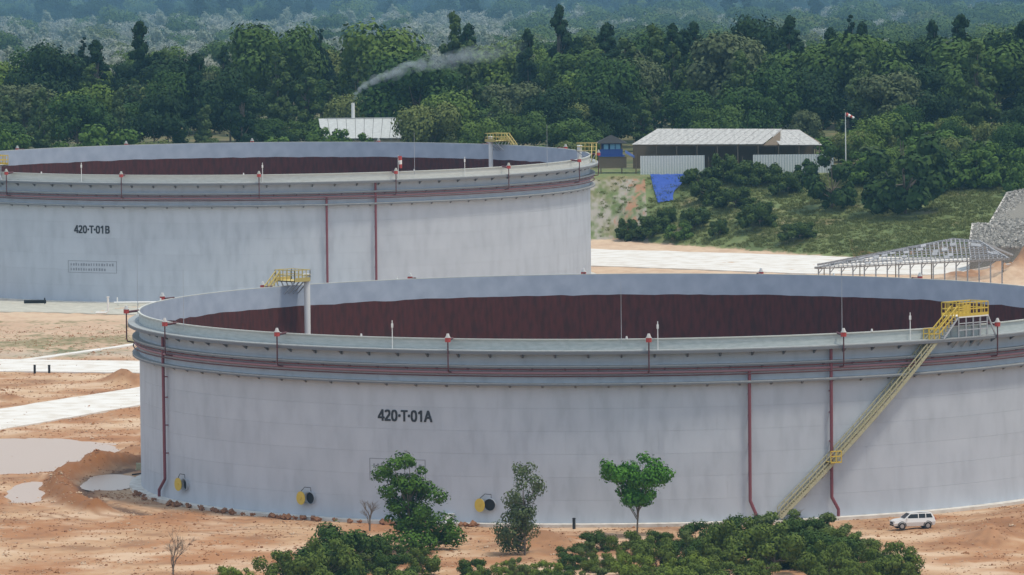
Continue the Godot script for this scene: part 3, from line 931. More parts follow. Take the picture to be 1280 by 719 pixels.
func open_shed():
	# long shed of two gabled sections behind a sheet fence
	rng.seed = 77
	var t := thing("open_shed", "long open-sided shed with pale tin roof behind the sheet fence", "shed", W(0, 0, 0))
	var eave := 14.9; var ridge := 17.2; var d0 := 1276.0; var d1 := 1284.0; var d2 := 1292.0
	roof_slope(t, W(20.8, eave, d0), W(43.4, eave - .15, d0), W(47.0, ridge - .25, d1), W(25.4, ridge, d1), 16, [M.tin])
	roof_slope(t, W(52.0, eave - .2, d2), W(24.0, eave, d2), W(25.4, ridge, d1), W(50.0, ridge - .4, d1), 16, [M.tin])
	var e := Mb.new()
	roof_slope(t, W(46.2, eave - .3, d0), W(53.5, eave - .4, d0), W(49.9, ridge - .45, d1), W(44.2, ridge - .3, d1), 5, [M.tin])
	# dark gable between the sections
	e = Mb.new(); e.tri(W(43.4, eave - .3, d0 + .4), W(46.2, eave - .3, d0 + .4), W(46.6, ridge - .5, d0 + 6.0))
	pm("gable", e, M.wood, t)
	e = Mb.new(); e.tri(W(53.4, eave - .5, d0 + .2), W(53.6, eave - .5, d2), W(50.0, ridge - .5, d1))
	pm("gable", e, M.wood, t)
	for k in 10:
		var x := lerpf(21.5, 53.0, k / 9.0)
		for d in [d0 + .4, d2 - .5]:
			e = Mb.new(); e.tube([W(x, 9.6, d), W(x, eave - .05 - .01 * k, d)], .11, .11, 6)
			pm("post", e, M.wood, t)
	e = Mb.new(); e.bar(W(21.0, eave - .2, d0 + .4), W(53.2, eave - .5, d0 + .4), .15, .2); pm("beam", e, M.wood, t)
	e = Mb.new(); e.box(W(37.0, 12.0, d2 - .2), Vector3(31.5, 4.6, .12)); pm("back_wall", e, M.wood, t)
	e = Mb.new(); e.box(W(37.2, 9.7, (d0 + d2) / 2), Vector3(32.5, .2, 16.0)); pm("floor_slab", e, M.concrete, t)
	# sheet fence
	var f := thing("sheet_fence", "pale corrugated sheet fence in front of the long shed", "fence", W(0, 0, 0))
	for k in 24:
		var x := 22.2 + k * 1.38
		if k in [8, 9, 10, 11, 12, 13]: continue
		var y := hgt(x, 1274.0)
		e = Mb.new()
		for r in 6:
			var x0 := x + r * .228
			var z := .05 if r % 2 else -.05
			e.quad(W(x0, y - .1, 1274.0 + z), W(x0, y + 3.2, 1274.0 + z), W(x0 + .228, y + 3.2, 1274.0 - z), W(x0 + .228, y - .1, 1274.0 - z))
		pm("fence_sheet", e, M.fence, f)
	for k in 12:
		var x := 22.3 + k * 2.9
		e = Mb.new(); e.bar(W(x, hgt(x, 1274.2) - .2, 1274.3), W(x, hgt(x, 1274.2) + 3.0, 1274.3), .1, .1); pm("fence_post", e, M.wood, f)

func blue_hut():
	var t := thing("guard_hut", "blue raised hut with dark hipped roof beside the long shed", "hut", W(17.3, hgt(17.3, 1279.0), 1279.0))
	var e := Mb.new()
	for x in [-1.8, 1.8]:
		for z in [-1.4, 1.4]:
			e = Mb.new(); e.bar(Vector3(x, -.3, z), Vector3(x, 5.2, z), .18, .18); pm("leg", e, M.wood, t)
	e = Mb.new(); e.box(Vector3(0, 3.0, 0), Vector3(4.6, .2, 3.6)); pm("floor", e, M.blue, t)
	e = Mb.new(); e.box(Vector3(.2, 1.9, 1.5), Vector3(4.8, 1.9, .1)); pm("lower_panel", e, M.wood, t)
	e = Mb.new()
	for s in [[Vector3(0, 3.6, 1.45), Vector3(3.9, 1.1, .1)], [Vector3(0, 3.6, -1.45), Vector3(3.9, 1.1, .1)], [Vector3(1.9, 3.6, 0), Vector3(.1, 1.1, 2.8)], [Vector3(-1.9, 3.6, 0), Vector3(.1, 1.1, 2.8)]]: e.box(s[0], s[1])
	pm("wall", e, M.blue, t)
	for x in [-.9, .2, 1.15]:
		e = Mb.new(); e.box(Vector3(x, 4.6, 1.42), Vector3(.8, .85, .08)); pm("window", e, M.blue_pale, t)
	e = Mb.new(); e.box(Vector3(0, 4.65, -1.45), Vector3(3.8, 1.0, .06)); pm("back_panel", e, M.blue, t)
	e = Mb.new()
	var ap := Vector3(0, 6.6, 0)
	var cs := [Vector3(-2.7, 5.2, 2.2), Vector3(2.7, 5.2, 2.2), Vector3(2.7, 5.2, -2.2), Vector3(-2.7, 5.2, -2.2)]
	for i in 4: e.tri(cs[i], ap, cs[(i + 1) % 4])
	e.quad(cs[0], cs[1], cs[2], cs[3])
	pm("roof", e, M.dark, t)
	# lean-to at its side
	e = Mb.new(); e.quad(Vector3(2.4, 3.5, 2.2), Vector3(2.4, 3.9, -2.0), Vector3(4.0, 2.9, -2.0), Vector3(4.0, 2.6, 2.2)); pm("awning", e, M.blue, t)

func white_house():
	rng.seed = 78
	var t := thing("workshop_building", "pale tin roofed building with a smoking chimney among the trees", "building", W(0, 0, 0))
	var d0 := 1326.0; var d1 := 1334.0; var d2 := 1342.0
	var g := hgt(-26.0, 1334.0)
	var e := Mb.new()
	e.box(W(-25.5, g + 1.6, 1334.0), Vector3(12.5, 3.6, 13.0)); pm("wall", e, M.concrete, t)
	roof_slope(t, W(-33.6, 14.15, d0), W(-18.6, 14.15, d0), W(-17.9, 17.35, d1), W(-34.4, 17.35, d1), 10, [M.tin_pale])
	roof_slope(t, W(-18.9, 14.15, d2), W(-32.5, 14.15, d2), W(-33.0, 17.35, d1), W(-18.3, 17.35, d1), 9, [M.tin_pale])
	e = Mb.new(); e.bar(W(-33.2, 17.42, d1), W(-18.1, 17.42, d1), .4, .12); pm("ridge_cap", e, M.tin_pale, t)
	e = Mb.new(); e.bar(W(-24.0, g + 1.0, d0 + .4), W(-21.0, g + 1.0, d0 + .4), .1, 2.0); pm("door", e, M.wood, t)
	e = Mb.new()
	e.tube([W(-28.2, 14.5, 1334.5), W(-28.2, 17.5, 1334.5), W(-28.2, 20.1, 1334.5)], .32, .32, 10)
	pm("chimney", e, M.white, t)

func top_at(x: float, la: Vector3, lb: Vector3, r0: Vector3, r1: Vector3) -> Vector3:
	# upper end, on hip or ridge, of the roof column that starts at x on the eave
	if x < r0.x: return la.lerp(r0, (x - la.x) / (r0.x - la.x))
	if x > r1.x: return lb.lerp(r1, (lb.x - x) / (lb.x - r1.x))
	return r0.lerp(r1, (x - r0.x) / (r1.x - r0.x))

func hip_shelter():
	rng.seed = 79
	var t := thing("roofed_shelter", "unfinished shelter with open grey lattice roof frame on thin posts", "shelter", W(0, 0, 0))
	var la := W(46.0, 2.8, 1128); var lb := W(75.5, 3.9, 1128); var lc := W(77.0, 3.6, 1142); var ld := W(47.0, 2.4, 1142)
	var r0 := W(67.5, 6.6, 1135); var r1 := W(71.5, 6.2, 1135)
	var e2 := Mb.new()
	for k in 44:
		var f := (k + .5) / 44.0
		var lo := la.lerp(lb, f); var hi := top_at(lo.x, la, lb, r0, r1)
		e2 = Mb.new(); e2.bar(lo, hi, .16, .2); pm("rafter", e2, M.tin_grey[k % 4], t)
		lo = ld.lerp(lc, f); hi = top_at(lo.x, ld, lc, r0, r1)
		e2 = Mb.new(); e2.bar(lo, hi, .14, .18); pm("rafter", e2, M.tin_grey[k % 4], t)
	for r in 9:
		var f := r / 9.0
		e2 = Mb.new(); e2.bar(la.lerp(r0, f) + Vector3.UP * .16, lb.lerp(r1, f) + Vector3.UP * .16, .3, .1); pm("purlin", e2, M.tin_grey[r % 4], t)
		if r % 2 == 0:
			e2 = Mb.new(); e2.bar(ld.lerp(r0, f) + Vector3.UP * .16, lc.lerp(r1, f) + Vector3.UP * .16, .2, .1); pm("purlin", e2, M.tin_grey[r % 4], t)
	for q in [[la, r0], [ld, r0], [lb, r1], [lc, r1], [r0, r1]]:
		e2 = Mb.new(); e2.bar(q[0], q[1], .26, .3); pm("hip_beam", e2, M.tin_grey[1], t)
	for k in 26:
		var f := rng.randf_range(.1, .95); var g := rng.randf_range(.05, .85)
		var lo := la.lerp(lb, f); var p0 := lo.lerp(top_at(lo.x, la, lb, r0, r1), g)
		var l2 := la.lerp(lb, f + .028); var p1 := l2.lerp(top_at(l2.x, la, lb, r0, r1), g)
		var p2 := l2.lerp(top_at(l2.x, la, lb, r0, r1), g + .14); var p3 := lo.lerp(top_at(lo.x, la, lb, r0, r1), g + .14)
		roof_slope(t, p0 + Vector3.UP * .2, p1 + Vector3.UP * .2, p2 + Vector3.UP * .2, p3 + Vector3.UP * .2, 1, M.tin_grey, .05)
	var e := Mb.new()
	for k in 17:
		var x := lerpf(46.6, 74.5, k / 16.0)
		var yt := lerpf(2.8, 3.85, k / 16.0)
		e = Mb.new(); e.bar(W(x, -.2, 1128.6), W(x, yt + .05, 1128.6), .2, .2)
		e.bar(W(x, yt - .9, 1128.6), W(x + .7, yt - .02, 1128.6), .12, .12)
		pm("post", e, M.tin_grey[2], t)
	for k in 6:
		var x := lerpf(48.0, 75.5, k / 5.0)
		e = Mb.new(); e.bar(W(x, -.2, 1141.4), W(x, lerpf(2.3, 3.45, k / 5.0), 1141.4), .16, .16); pm("post", e, M.wood, t)
	e = Mb.new(); e.bar(la + Vector3(.3, -.12, -.5), lb + Vector3(-.3, -.12, -.5), .14, .2); pm("eave_beam", e, M.tin_grey[3], t)

func stone_banks():
	var rg := RandomNumberGenerator.new(); rg.seed = 41
	var specs := [["stone_bank", "grey stone pitched bank with pale concrete edge beside the grey shelter", W(71.0, 4.2, 1152), W(96.0, 4.2, 1150), W(96.0, 7.5, 1158), W(72.0, 7.5, 1159)], ["stone_bank", "upper grey stone bank stepped back above the pale edge beam", W(75.0, 7.4, 1163), W(97.0, 7.4, 1161), W(97.0, 14.5, 1174), W(78.5, 11.5, 1174)]]
	for s in specs:
		var t := thing(s[0], s[1], "embankment", Vector3.ZERO)
		var a: Vector3 = s[2]; var b: Vector3 = s[3]; var c: Vector3 = s[4]; var d: Vector3 = s[5]
		var e := Mb.new()
		e.quad(a, d, c, b)
		var dn := Vector3(0, -9, 0)
		e.quad(a + dn, a, b, b + dn); e.quad(a + dn, d + dn, d, a); e.quad(d, d + Vector3(0, -12, -6), c + Vector3(0, -12, -6), c)
		pm("bed", e, M.stone_bed, t)
		e = Mb.new(); e.bar(d, c, .35, .25); e.bar(a, d, .35, .25)
		pm("edge_beam", e, M.concrete, t)
		var st := Mb.new()
		for i in 3200:
			var u := rg.randf(); var v := rg.randf()
			var p := a.lerp(b, u).lerp(d.lerp(c, u), v)
			var k := rg.randf_range(.25, .42)
			var g := rg.randf_range(.18, .46)
			var n0 := st.v.size()
			st.box(p, Vector3(k * 1.3, k * .8, k), Basis.from_euler(Vector3(rg.randf() * 3, rg.randf() * 3, rg.randf() * 3)))
			for q in st.v.size() - n0: st.c.append(C(g, g * .96, g * .88))
		var sm := pm("stones", st, M.stone, t)
		sm.set_meta("kind", "stuff")

func windsock():
	var y := hgt(57.5, 1275.0)
	var t := thing("windsock_pole", "thin pale pole with orange and white windsock by the shed", "windsock", W(57.6, y, 1278.0))
	var e := Mb.new(); e.tube([Vector3(0, -.2, 0), Vector3(0, 10.1, 0)], .11, .07, 8); pm("pole", e, M.white, t)
	for k in 4:
		e = Mb.new()
		e.tube([Vector3(.1 + k * .35, 9.8 - k * .16, 0), Vector3(.45 + k * .35, 9.64 - k * .16, 0)], .36 - k * .05, .31 - k * .05, 10, false)
		pm("sock_band", e, M.red_cap if k % 2 == 0 else M.white, t)

func blue_tarp():
	var b := Mb.new()
	var nx := 12; var nd := 10
	var rows := []
	for j in nd + 1:
		var f := j / float(nd)
		var row := []
		for i in nx + 1:
			var g := i / float(nx)
			var x := lerpf(lerpf(23.8, 24.8, f), lerpf(29.6, 27.6, f) + .5 * sin(f * 6.0), g)
			var d := lerpf(1271.0, 1257.5, f)
			row.append(W(x, hgt(x, d) + .16 + absf(ns2.get_noise_2d(x * 30.0, d * 16.0)) * .35, d))
		rows.append(row)
	for j in nd:
		for i in nx: b.quad(rows[j][i], rows[j + 1][i], rows[j + 1][i + 1], rows[j][i + 1])
	single("tarpaulin", b, M.tarp, "bright blue tarpaulin spread on the slope below the sheet fence", "tarpaulin")

func car():
	var at := W(40.5, hgt(40.5, 753.5) + .02, 753.5)
	var t := thing("parked_car", "white sport utility car parked on dirt by the tank", "car", at, deg_to_rad(14.0))
	# local: front towards -x, y up, z towards camera
	var L := [[-2.22, .42, .62, .70], [-2.18, .36, .84, .80], [-1.7, .34, .98, .88], [-1.05, .33, 1.06, .90], [-.2, .32, 1.08, .91], [.8, .32, 1.09, .91], [1.7, .34, 1.10, .89], [2.1, .40, 1.08, .84], [2.2, .50, .98, .78]]
	var b := Mb.new()
	for i in L.size() - 1:
		var p: Array = L[i]; var q: Array = L[i + 1]
		for s in [-1.0, 1.0]:
			var ym: float = (p[1] + p[2]) * .5; var yn: float = (q[1] + q[2]) * .5
			b.quad(Vector3(p[0], p[1], s * (p[3] - .08)), Vector3(p[0], ym, s * p[3]), Vector3(q[0], yn, s * q[3]), Vector3(q[0], q[1], s * (q[3] - .08)))
			b.quad(Vector3(p[0], ym, s * p[3]), Vector3(p[0], p[2], s * (p[3] - .05)), Vector3(q[0], q[2], s * (q[3] - .05)), Vector3(q[0], yn, s * q[3]))
		b.quad(Vector3(p[0], p[2], -p[3] + .05), Vector3(p[0], p[2], p[3] - .05), Vector3(q[0], q[2], q[3] - .05), Vector3(q[0], q[2], -q[3] + .05))
		b.quad(Vector3(p[0], p[1], p[3] - .08), Vector3(p[0], p[1], -p[3] + .08), Vector3(q[0], q[1], -q[3] + .08), Vector3(q[0], q[1], q[3] - .08))
	for i in [0, L.size() - 1]:
		var p: Array = L[i]
		b.quad(Vector3(p[0], p[1], -p[3] + .08), Vector3(p[0], p[2], -p[3] + .05), Vector3(p[0], p[2], p[3] - .05), Vector3(p[0], p[1], p[3] - .08))
	pm("body", b, M.car_paint, t)
	# cabin: pillars and roof as shell, windows set in it
	var c0 := [Vector3(-1.12, 1.06, .84), Vector3(-.42, 1.62, .70), Vector3(1.75, 1.66, .70), Vector3(2.12, 1.09, .82)]
	b = Mb.new()
	var mid := [Vector3(-.42, 1.62, .70), Vector3(.6, 1.70, .66), Vector3(1.75, 1.66, .70)]
	for i in 2:
		b.quad(mid[i], mid[i] * Vector3(1, 1, -1), mid[i + 1] * Vector3(1, 1, -1), mid[i + 1])
	for s in [1.0, -1.0]:
		var f := Vector3(1, 1, s)
		b.quad(c0[0] * f, c0[1] * f, c0[2] * f, c0[3] * f)
	b.quad(c0[3], c0[2], c0[2] * Vector3(1, 1, -1), c0[3] * Vector3(1, 1, -1))
	b.quad(c0[0] * Vector3(1, 1, -1), c0[1] * Vector3(1, 1, -1), c0[1], c0[0])
	pm("cabin", b, M.car_paint, t)
	for s in [1.0, -1.0]:
		var zz := func(x: float, y: float) -> Vector3: return Vector3(x, y, s * (lerpf(.84, .70, (y - 1.06) / .56) + .012))
		for w in [[-.92, -.42, .34, 1.12, 1.53], [.42, .42, 1.12, 1.12, 1.55], [1.2, 1.2, 1.72, 1.14, 1.54]]:
			b = Mb.new()
			b.quad(zz.call(w[0], w[3]), zz.call(w[1], w[4]), zz.call(w[2], w[4]), zz.call(w[2] + (.16 if w[2] > 1.5 else 0.0), w[3]))
			pm("side_window", b, M.glass_dark, t)
	b = Mb.new()
	var n2 := Vector3(-.013, .01, 0)
	b.quad(Vector3(-1.06, 1.10, -.74) + n2, Vector3(-.48, 1.57, -.62) + n2, Vector3(-.48, 1.57, .62) + n2, Vector3(-1.06, 1.10, .74) + n2)
	pm("windscreen", b, M.glass_dark, t)
	b = Mb.new()
	b.quad(Vector3(2.07, 1.18, .66) + Vector3(.012, 0, 0), Vector3(1.81, 1.58, .58) + Vector3(.012, 0, 0), Vector3(1.81, 1.58, -.58) + Vector3(.012, 0, 0), Vector3(2.07, 1.18, -.66) + Vector3(.012, 0, 0))
	pm("rear_window", b, M.glass_dark, t)
	for x in [-1.38, 1.36]:
		for s in [-1.0, 1.0]:
			b = Mb.new(); b.tube([Vector3(x, .34, s * .70), Vector3(x, .34, s * .92)], .36, .36, 20)
			var wv := pm("wheel", b, M.tyre, t)
			b = Mb.new(); b.tube([Vector3(x, .34, s * .915), Vector3(x, .34, s * .93)], .22, .20, 14); pm("rim", b, M.alloy, wv)
			b = Mb.new()
			b.lathe([Vector2(.40, -.01), Vector2(.47, -.01)], 14, -PI * .5, PI * .5)
			var arch := pm("wheel_arch", b, M.dark, t)
			arch.transform = Transform3D(Basis(Vector3(1, 0, 0), Vector3(0, 0, s), Vector3(0, 1, 0)), Vector3(x, .36, s * .905))
	for s in [-1.0, 1.0]:
		b = Mb.new(); b.box(Vector3(-2.16, .80, s * .62), Vector3(.12, .14, .34)); pm("headlight", b, M.lamp_clear, t)
		b = Mb.new(); b.box(Vector3(2.17, .98, s * .68), Vector3(.08, .28, .16)); pm("tail_light", b, M.lamp_red, t)
		b = Mb.new(); b.box(Vector3(-.85, 1.14, s * .98), Vector3(.12, .15, .2)); pm("mirror", b, M.car_paint, t)
	b = Mb.new(); b.box(Vector3(-2.22, .64, 0), Vector3(.06, .2, .9)); pm("grille", b, M.dark, t)
	b = Mb.new(); b.box(Vector3(-2.2, .42, 0), Vector3(.08, .16, 1.3)); pm("lower_intake", b, M.dark, t)
	b = Mb.new(); b.box(Vector3(0, .37, 0), Vector3(3.6, .14, 1.5)); pm("underbody", b, M.dark, t)

func rock(b: Mb, p: Vector3, k: float, rg: RandomNumberGenerator):
	b.box(p, Vector3(k * rg.randf_range(.8, 1.6), k * rg.randf_range(.5, 1.0), k), Basis.from_euler(Vector3(rg.randf(), rg.randf() * 3, rg.randf())))

func small_things():
	var rg := RandomNumberGenerator.new(); rg.seed = 61
	var b := Mb.new()
	# rubble and clods along the near tank's foot
	for i in 60:
		var a := -78.0 + rg.randf() * 62.0
		b = Mb.new()
		rock(b, Vector3.ZERO, rg.randf_range(.2, .55), rg); rock(b, Vector3(.25, .02, .1), rg.randf_range(.12, .3), rg)
		var p := TANK_A + pol(TANK_R + rg.randf_range(1.4, 2.8), a, .1)
		single("soil_clod", b, M.soil_dark, "dark red brown clod lying along the foot of the near tank", "clod", p, 0.0, "clods along the tank foot")
	b = Mb.new(); b.box(Vector3(0, .5, 0), Vector3(1.0, .95, .8)); b.box(Vector3(0, 1.0, 0), Vector3(1.1, .08, .9))
	single("white_box", b, M.white, "small white cabinet on the ground by the near tank", "box", W(-6.8, 0, 764.5), .3)
	for p in [[6.1, 757.8], [-62.6, 971.5], [-60.7, 971.5]]:
		b = Mb.new(); b.tube([Vector3(0, -.2, 0), Vector3(0, 1.05, 0)], .16, .16, 8); b.tube([Vector3(0, 1.05, 0), Vector3(0, 1.12, 0)], .2, .16, 8)
		var lab := "short dark marker post standing before the near tank" if p[0] > 0 else "short dark marker post on the edge of the pale road"
		single("marker_post", b, M.dark, lab, "post", W(p[0], hgt(p[0], p[1]), p[1]), 0.0, "short marker posts")
	# stub pipe near the far tank
	var t := thing("stub_pipe", "white upright stub pipe with elbow before the far tank", "pipe", W(-58.9, 0, 1082))
	b = Mb.new(); b.tube([Vector3(-1.8, .25, 0), Vector3(-.3, .25, 0), Vector3(0, .55, 0), Vector3(0, 2.5, 0)], .16, .16, 8); pm("pipe_run", b, M.white, t)
	b = Mb.new(); b.tube([Vector3(0, 2.5, 0), Vector3(0, 2.6, 0)], .24, .24, 10); pm("flange", b, M.white, t)
	t = thing("low_pipe_rail", "low white pipe run on stubs at the far tank's foot", "pipe", W(-58.8, 0, 1100))
	b = Mb.new(); b.tube([Vector3(-.2, .5, 0), Vector3(8.0, .5, 0)], .14, .14, 8); pm("pipe_run", b, M.white, t)
	for x in [.4, 3.4, 6.4]:
		b = Mb.new(); b.bar(Vector3(x, -.1, 0), Vector3(x, .45, 0), .15, .15); pm("support", b, M.concrete, t)
	b = Mb.new(); b.tube([Vector3(.3, .5, 0), Vector3(.3, 1.3, 0)], .1, .1, 8); pm("valve_stem", b, M.white, t)
	t = thing("pipe_bundle", "dark pipe bundle lying against the far tank's foot", "pipe", W(-71.0, .15, 1104.2))
	for k in 3:
		b = Mb.new(); b.tube([Vector3(-1.6, .18 + k * .16, .1 * k), Vector3(1.7, .18 + k * .16, .1 * k)], .12, .12, 8); pm("pipe", b, M.dark, t)
	b = Mb.new(); b.bar(Vector3(1.5, 0, .2), Vector3(1.5, .9, .2), .18, .18); pm("stake", b, M.dark, t)
	# pump by the puddle
	t = thing("water_pump", "small pale pump set at the tank's left foot by the puddle", "pump", W(-41.6, 0, 826))
	b = Mb.new(); b.box(Vector3(0, .35, 0), Vector3(1.1, .12, .7)); b.box(Vector3(-.2, .75, 0), Vector3(.55, .65, .5)); pm("engine", b, M.olive, t)
	b = Mb.new(); b.tube([Vector3(.25, .65, 0), Vector3(.5, .65, 0)], .25, .25, 12); pm("volute", b, M.dark, t)
	b = Mb.new(); b.tube([Vector3(.5, .65, 0), Vector3(.7, .4, .2), Vector3(.6, .05, 1.2), Vector3(-.8, .0, 2.4)], .08, .08, 6); pm("hose", b, M.dark, t)
	# thin pale kerb line in the yard
	strip("kerb", [Vector2(-66.0, 995.0), Vector2(-52.0, 1022.5), Vector2(-44.0, 1037.0)], [Vector2(-65.4, 992.6), Vector2(-51.4, 1020.5), Vector2(-43.5, 1035.0)], .12, M.road)

func smoke():
	var t := thing("smoke_plume", "thin bluish white smoke drifting right from the chimney", "smoke", Vector3.ZERO)
	var rg := RandomNumberGenerator.new(); rg.seed = 17
	for i in 70:
		var f := i / 69.0
		var x := -28.15 + 29.0 * f * (.3 + .7 * f)
		var y := 20.15 + 9.2 * pow(f, .62)
		var w := .32 + 1.9 * f
		var v := FogVolume.new()
		v.name = "puff"
		v.shape = RenderingServer.FOG_VOLUME_SHAPE_ELLIPSOID
		v.size = Vector3(w * rg.randf_range(1.5, 2.6), w * rg.randf_range(.8, 1.6), w * rg.randf_range(1.2, 2.2))
		var m := FogMaterial.new()
		m.density = lerpf(.5, .004, pow(f, .36)) * rg.randf_range(.5, 1.5)
		m.albedo = Color(.92, .97, 1.0)
		v.material = m
		t.add_child(v, true)
		v.position = W(x + rg.randf_range(-.5, .5) * w, y + rg.randf_range(-.55, .55) * w, 1334.5 + rg.randf_range(-.5, .5) * w)
		v.rotation.z = rg.randf_range(-.2, 1.0)

func haze_bank():
	# fog box added beyond the green forest to pale and blue the distance
	var v := FogVolume.new()
	v.name = "haze_bank"
	v.shape = RenderingServer.FOG_VOLUME_SHAPE_BOX
	v.size = Vector3(1600, 110, 1400)
	var m := FogMaterial.new()
	m.density = 0.0011
	m.albedo = Color(.66, .87, 1.0)
	v.material = m
	add_child(v)
	v.position = W(0, 55, 2255)
	tag(v, "pale blue haze over the wood beyond the forest", "haze", "", "stuff")

# ------------------------------------------------------------------ planting
const HILL := "bushes and trees on the grassy slope below the long shed"
const WOOD := "trees of the forest behind the tanks"
const FRONT := "shrubs in front of the near tank"

func planting():
	var rg := RandomNumberGenerator.new(); rg.seed = 900
	# slope
	var hill := [["low1", 32.1, 1264, .8], ["low1", 36.3, 1266, .95], ["low1", 33.2, 1254, .75], ["low1", 41.2, 1232, .9], ["low1", 47.3, 1218, .72], ["bush_tall", 53.5, 1239, 1.0], ["bush_tall", 65.1, 1227, 1.45], ["low1", 46.8, 1256, .7], ["low0", 59.8, 1259, .95], ["low1", 23.6, 1246, .7], ["low1", 19.6, 1250, .65], ["low0", 28.1, 1239, .5], ["low1", 37.7, 1248, .75], ["low0", 71.6, 1250, .8], ["low0", 78.7, 1252, .95], ["low1", 63.0, 1254, .9], ["low1", 43.6, 1263, .92], ["bush_tall", 50.5, 1264, .75], ["low1", 26.3, 1248, .5], ["low1", 34.6, 1234, .5], ["low0", 82.3, 1254, 1.0], ["low0", 85.0, 1244, .8], ["low1", 30.9, 1242, .6], ["low1", 39.6, 1264, .95], ["low0", 68.0, 1262, 1.1], ["low0", 74.5, 1264, 1.0], ["low1", 21.0, 1247, .5], ["low1", 40.0, 1238, .6]]
	for q in hill:
		var lab := "rounded green bush on the grassy slope below the shed"
		if q[0] == "bush_tall": lab = "tall dark oval bush standing alone on the grassy slope"
		elif q[0] == "low0": lab = "leafy young tree at the right top of the grassy slope" if q[1] > 55 else "leafy young tree low on the grassy slope"
		plant(q[0], "slope_bush", lab, "bush", HILL, W(q[1], hgt(q[1], q[2]) - .1, q[2]), q[3] * (1.2 if q[2] > 1260 else (2.0 if q[0] == "bush_tall" else 1.3)), rg.randf() * TAU, "foliage")
	for q in [[72.0, 1272.0, .85], [77.0, 1275.0, .9], [83.0, 1272.0, 1.0], [88.0, 1276.0, .9], [69.0, 1280.0, .8], [61.5, 1274.0, .8]]:
		plant("palm", "palm_tree", "feathery palm in the thicket at the top of the slope", "palm", "palms at the top of the slope", W(q[0], hgt(q[0], q[1]) - .1, q[1]), q[2], rg.randf() * TAU)
	for i in 30:
		var x := rg.randf_range(58.5, 97.0); var d := rg.randf_range(1256.0, 1296.0)
		var k: String = ["low0", "round1", "round4", "round0", "low1", "round3"][i % 6]
		var h := rg.randf_range(4.5, 8.0)
		plant(k, "thicket_tree", ["bright leafy tree", "fresh green tree", "deep green tree", "mid green tree", "small dark bush", "yellowish tree"][i % 6] + " in the thicket beside the windsock pole", "tree", "thicket beside the windsock pole", W(x, hgt(x, d) - .2, d), h / {"low0": 6.0, "round1": 11.0, "round4": 12.0, "round0": 12.0, "low1": 5.0, "round3": 10.0}[k], rg.randf() * TAU)
	# landmark trees of the forest
	var marks := [["spire0", -83, 1450, 19.7], ["round2", -89, 1430, 14.4], ["tall0", -72, 1450, 17.7], ["round2", -65, 1420, 16.5], ["tall1", -53, 1470, 16.2], ["round0", -45, 1440, 17.0], ["spire0", -37, 1460, 20.4], ["round1", -25, 1450, 16.0], ["tall1", -11, 1480, 18.1], ["round1", -3, 1470, 15.7], ["tall0", 10, 1470, 18.8], ["tall0", 19, 1440, 21.9], ["tall1", 22.5, 1432, 18.7], ["tall0", 31, 1420, 18.0], ["tall0", 36, 1450, 17.7], ["tall1", 43, 1430, 14.7], ["round2", 50, 1480, 15.9], ["spire0", 66, 1440, 21.0], ["tall0", 68.5, 1444, 17.0], ["round2", 77, 1450, 16.6], ["tall0", 88, 1450, 18.0], ["round2", 94, 1430, 16.5], ["tall0", -80.5, 1448, 16.5], ["tall0", -68.5, 1446, 14.5], ["tall0", -49.0, 1452, 14.0], ["tall2", 3.0, 1462, 16.0], ["tall0", 13.5, 1466, 15.0], ["tall2", 16.0, 1452, 15.5], ["tall0", 28.0, 1436, 15.0], ["tall2", 47.0, 1462, 16.0], ["tall0", 55.0, 1456, 17.0], ["tall0", 62.5, 1450, 17.5], ["tall2", 72.5, 1456, 16.0], ["tall0", 83.0, 1462, 16.5], ["tall2", -19.0, 1466, 14.5], ["tall0", -8.0, 1474, 15.5]]
	var full := {"spire0": 19.0, "round0": 12.0, "round1": 11.0, "round2": 13.0, "round3": 10.0, "round4": 12.0, "round5": 12.5, "tall0": 18.0, "tall1": 17.0, "tall2": 16.0, "low0": 6.0, "palm": 8.0}
	var lab2 := {"spire0": "tall dark pointed tree rising above the forest crowns", "round2": "dark blue green broad tree in the forest behind the tanks", "round0": "deep green round-crowned tree in the forest behind the tanks", "round1": "fresh green round-crowned tree in the forest behind the tanks", "round3": "yellowish green spreading tree in the forest behind the tanks", "round4": "very broad deep green tree in the forest behind the tanks", "round5": "grey green round-crowned tree in the forest behind the tanks", "tall0": "tall narrow dark tree in the forest behind the tanks", "tall2": "tall loose light green tree in the forest behind the tanks", "tall1": "tall narrow mid green tree in the forest behind the tanks", "low0": "low bright green tree at the near edge of the forest"}
	for q in marks:
		plant(q[0], "forest_tree", lab2[q[0]], "tree", WOOD, W(q[1], hgt(q[1], q[2]) - .2, q[2]), q[3] / full[q[0]] * 1.04, rg.randf() * TAU)
	# trees hugging the tin-roofed building and the hut
	for q in [["round1", -10.8, 1313, 11.5], ["round2", 7, 1320, 11.3], ["round0", 2, 1310, 9.8], ["low0", -30.4, 1318, 6.6], ["low0", -33.8, 1320, 6.6], ["low0", -27.0, 1318, 5.9], ["low0", -17.6, 1318, 5.8], ["round2", -9, 1318, 10.5], ["round0", 11, 1304, 9.0], ["low0", 12.6, 1297, 5.4]]:
		plant(q[0], "forest_tree", "tree crowding round the tin roofed building with the chimney" if q[1] < -13 else lab2[q[0]], "tree", WOOD, W(q[1], hgt(q[1], q[2]) - .2, q[2]), q[3] / full[q[0]], rg.randf() * TAU)
	# the rows of the wood
	var rows := [[1298, 5.0, 8.0], [1322, 6.5, 10.5], [1350, 7.5, 13.0], [1382, 8.0, 13.0], [1416, 7.5, 12.0], [1455, 7.0, 11.0], [1500, 6.5, 10.0]]
	var kinds := ["round0", "round1", "round2", "round3", "round4", "round2", "tall1", "round5", "round4", "tall0", "tall2", "round0", "tall1"]
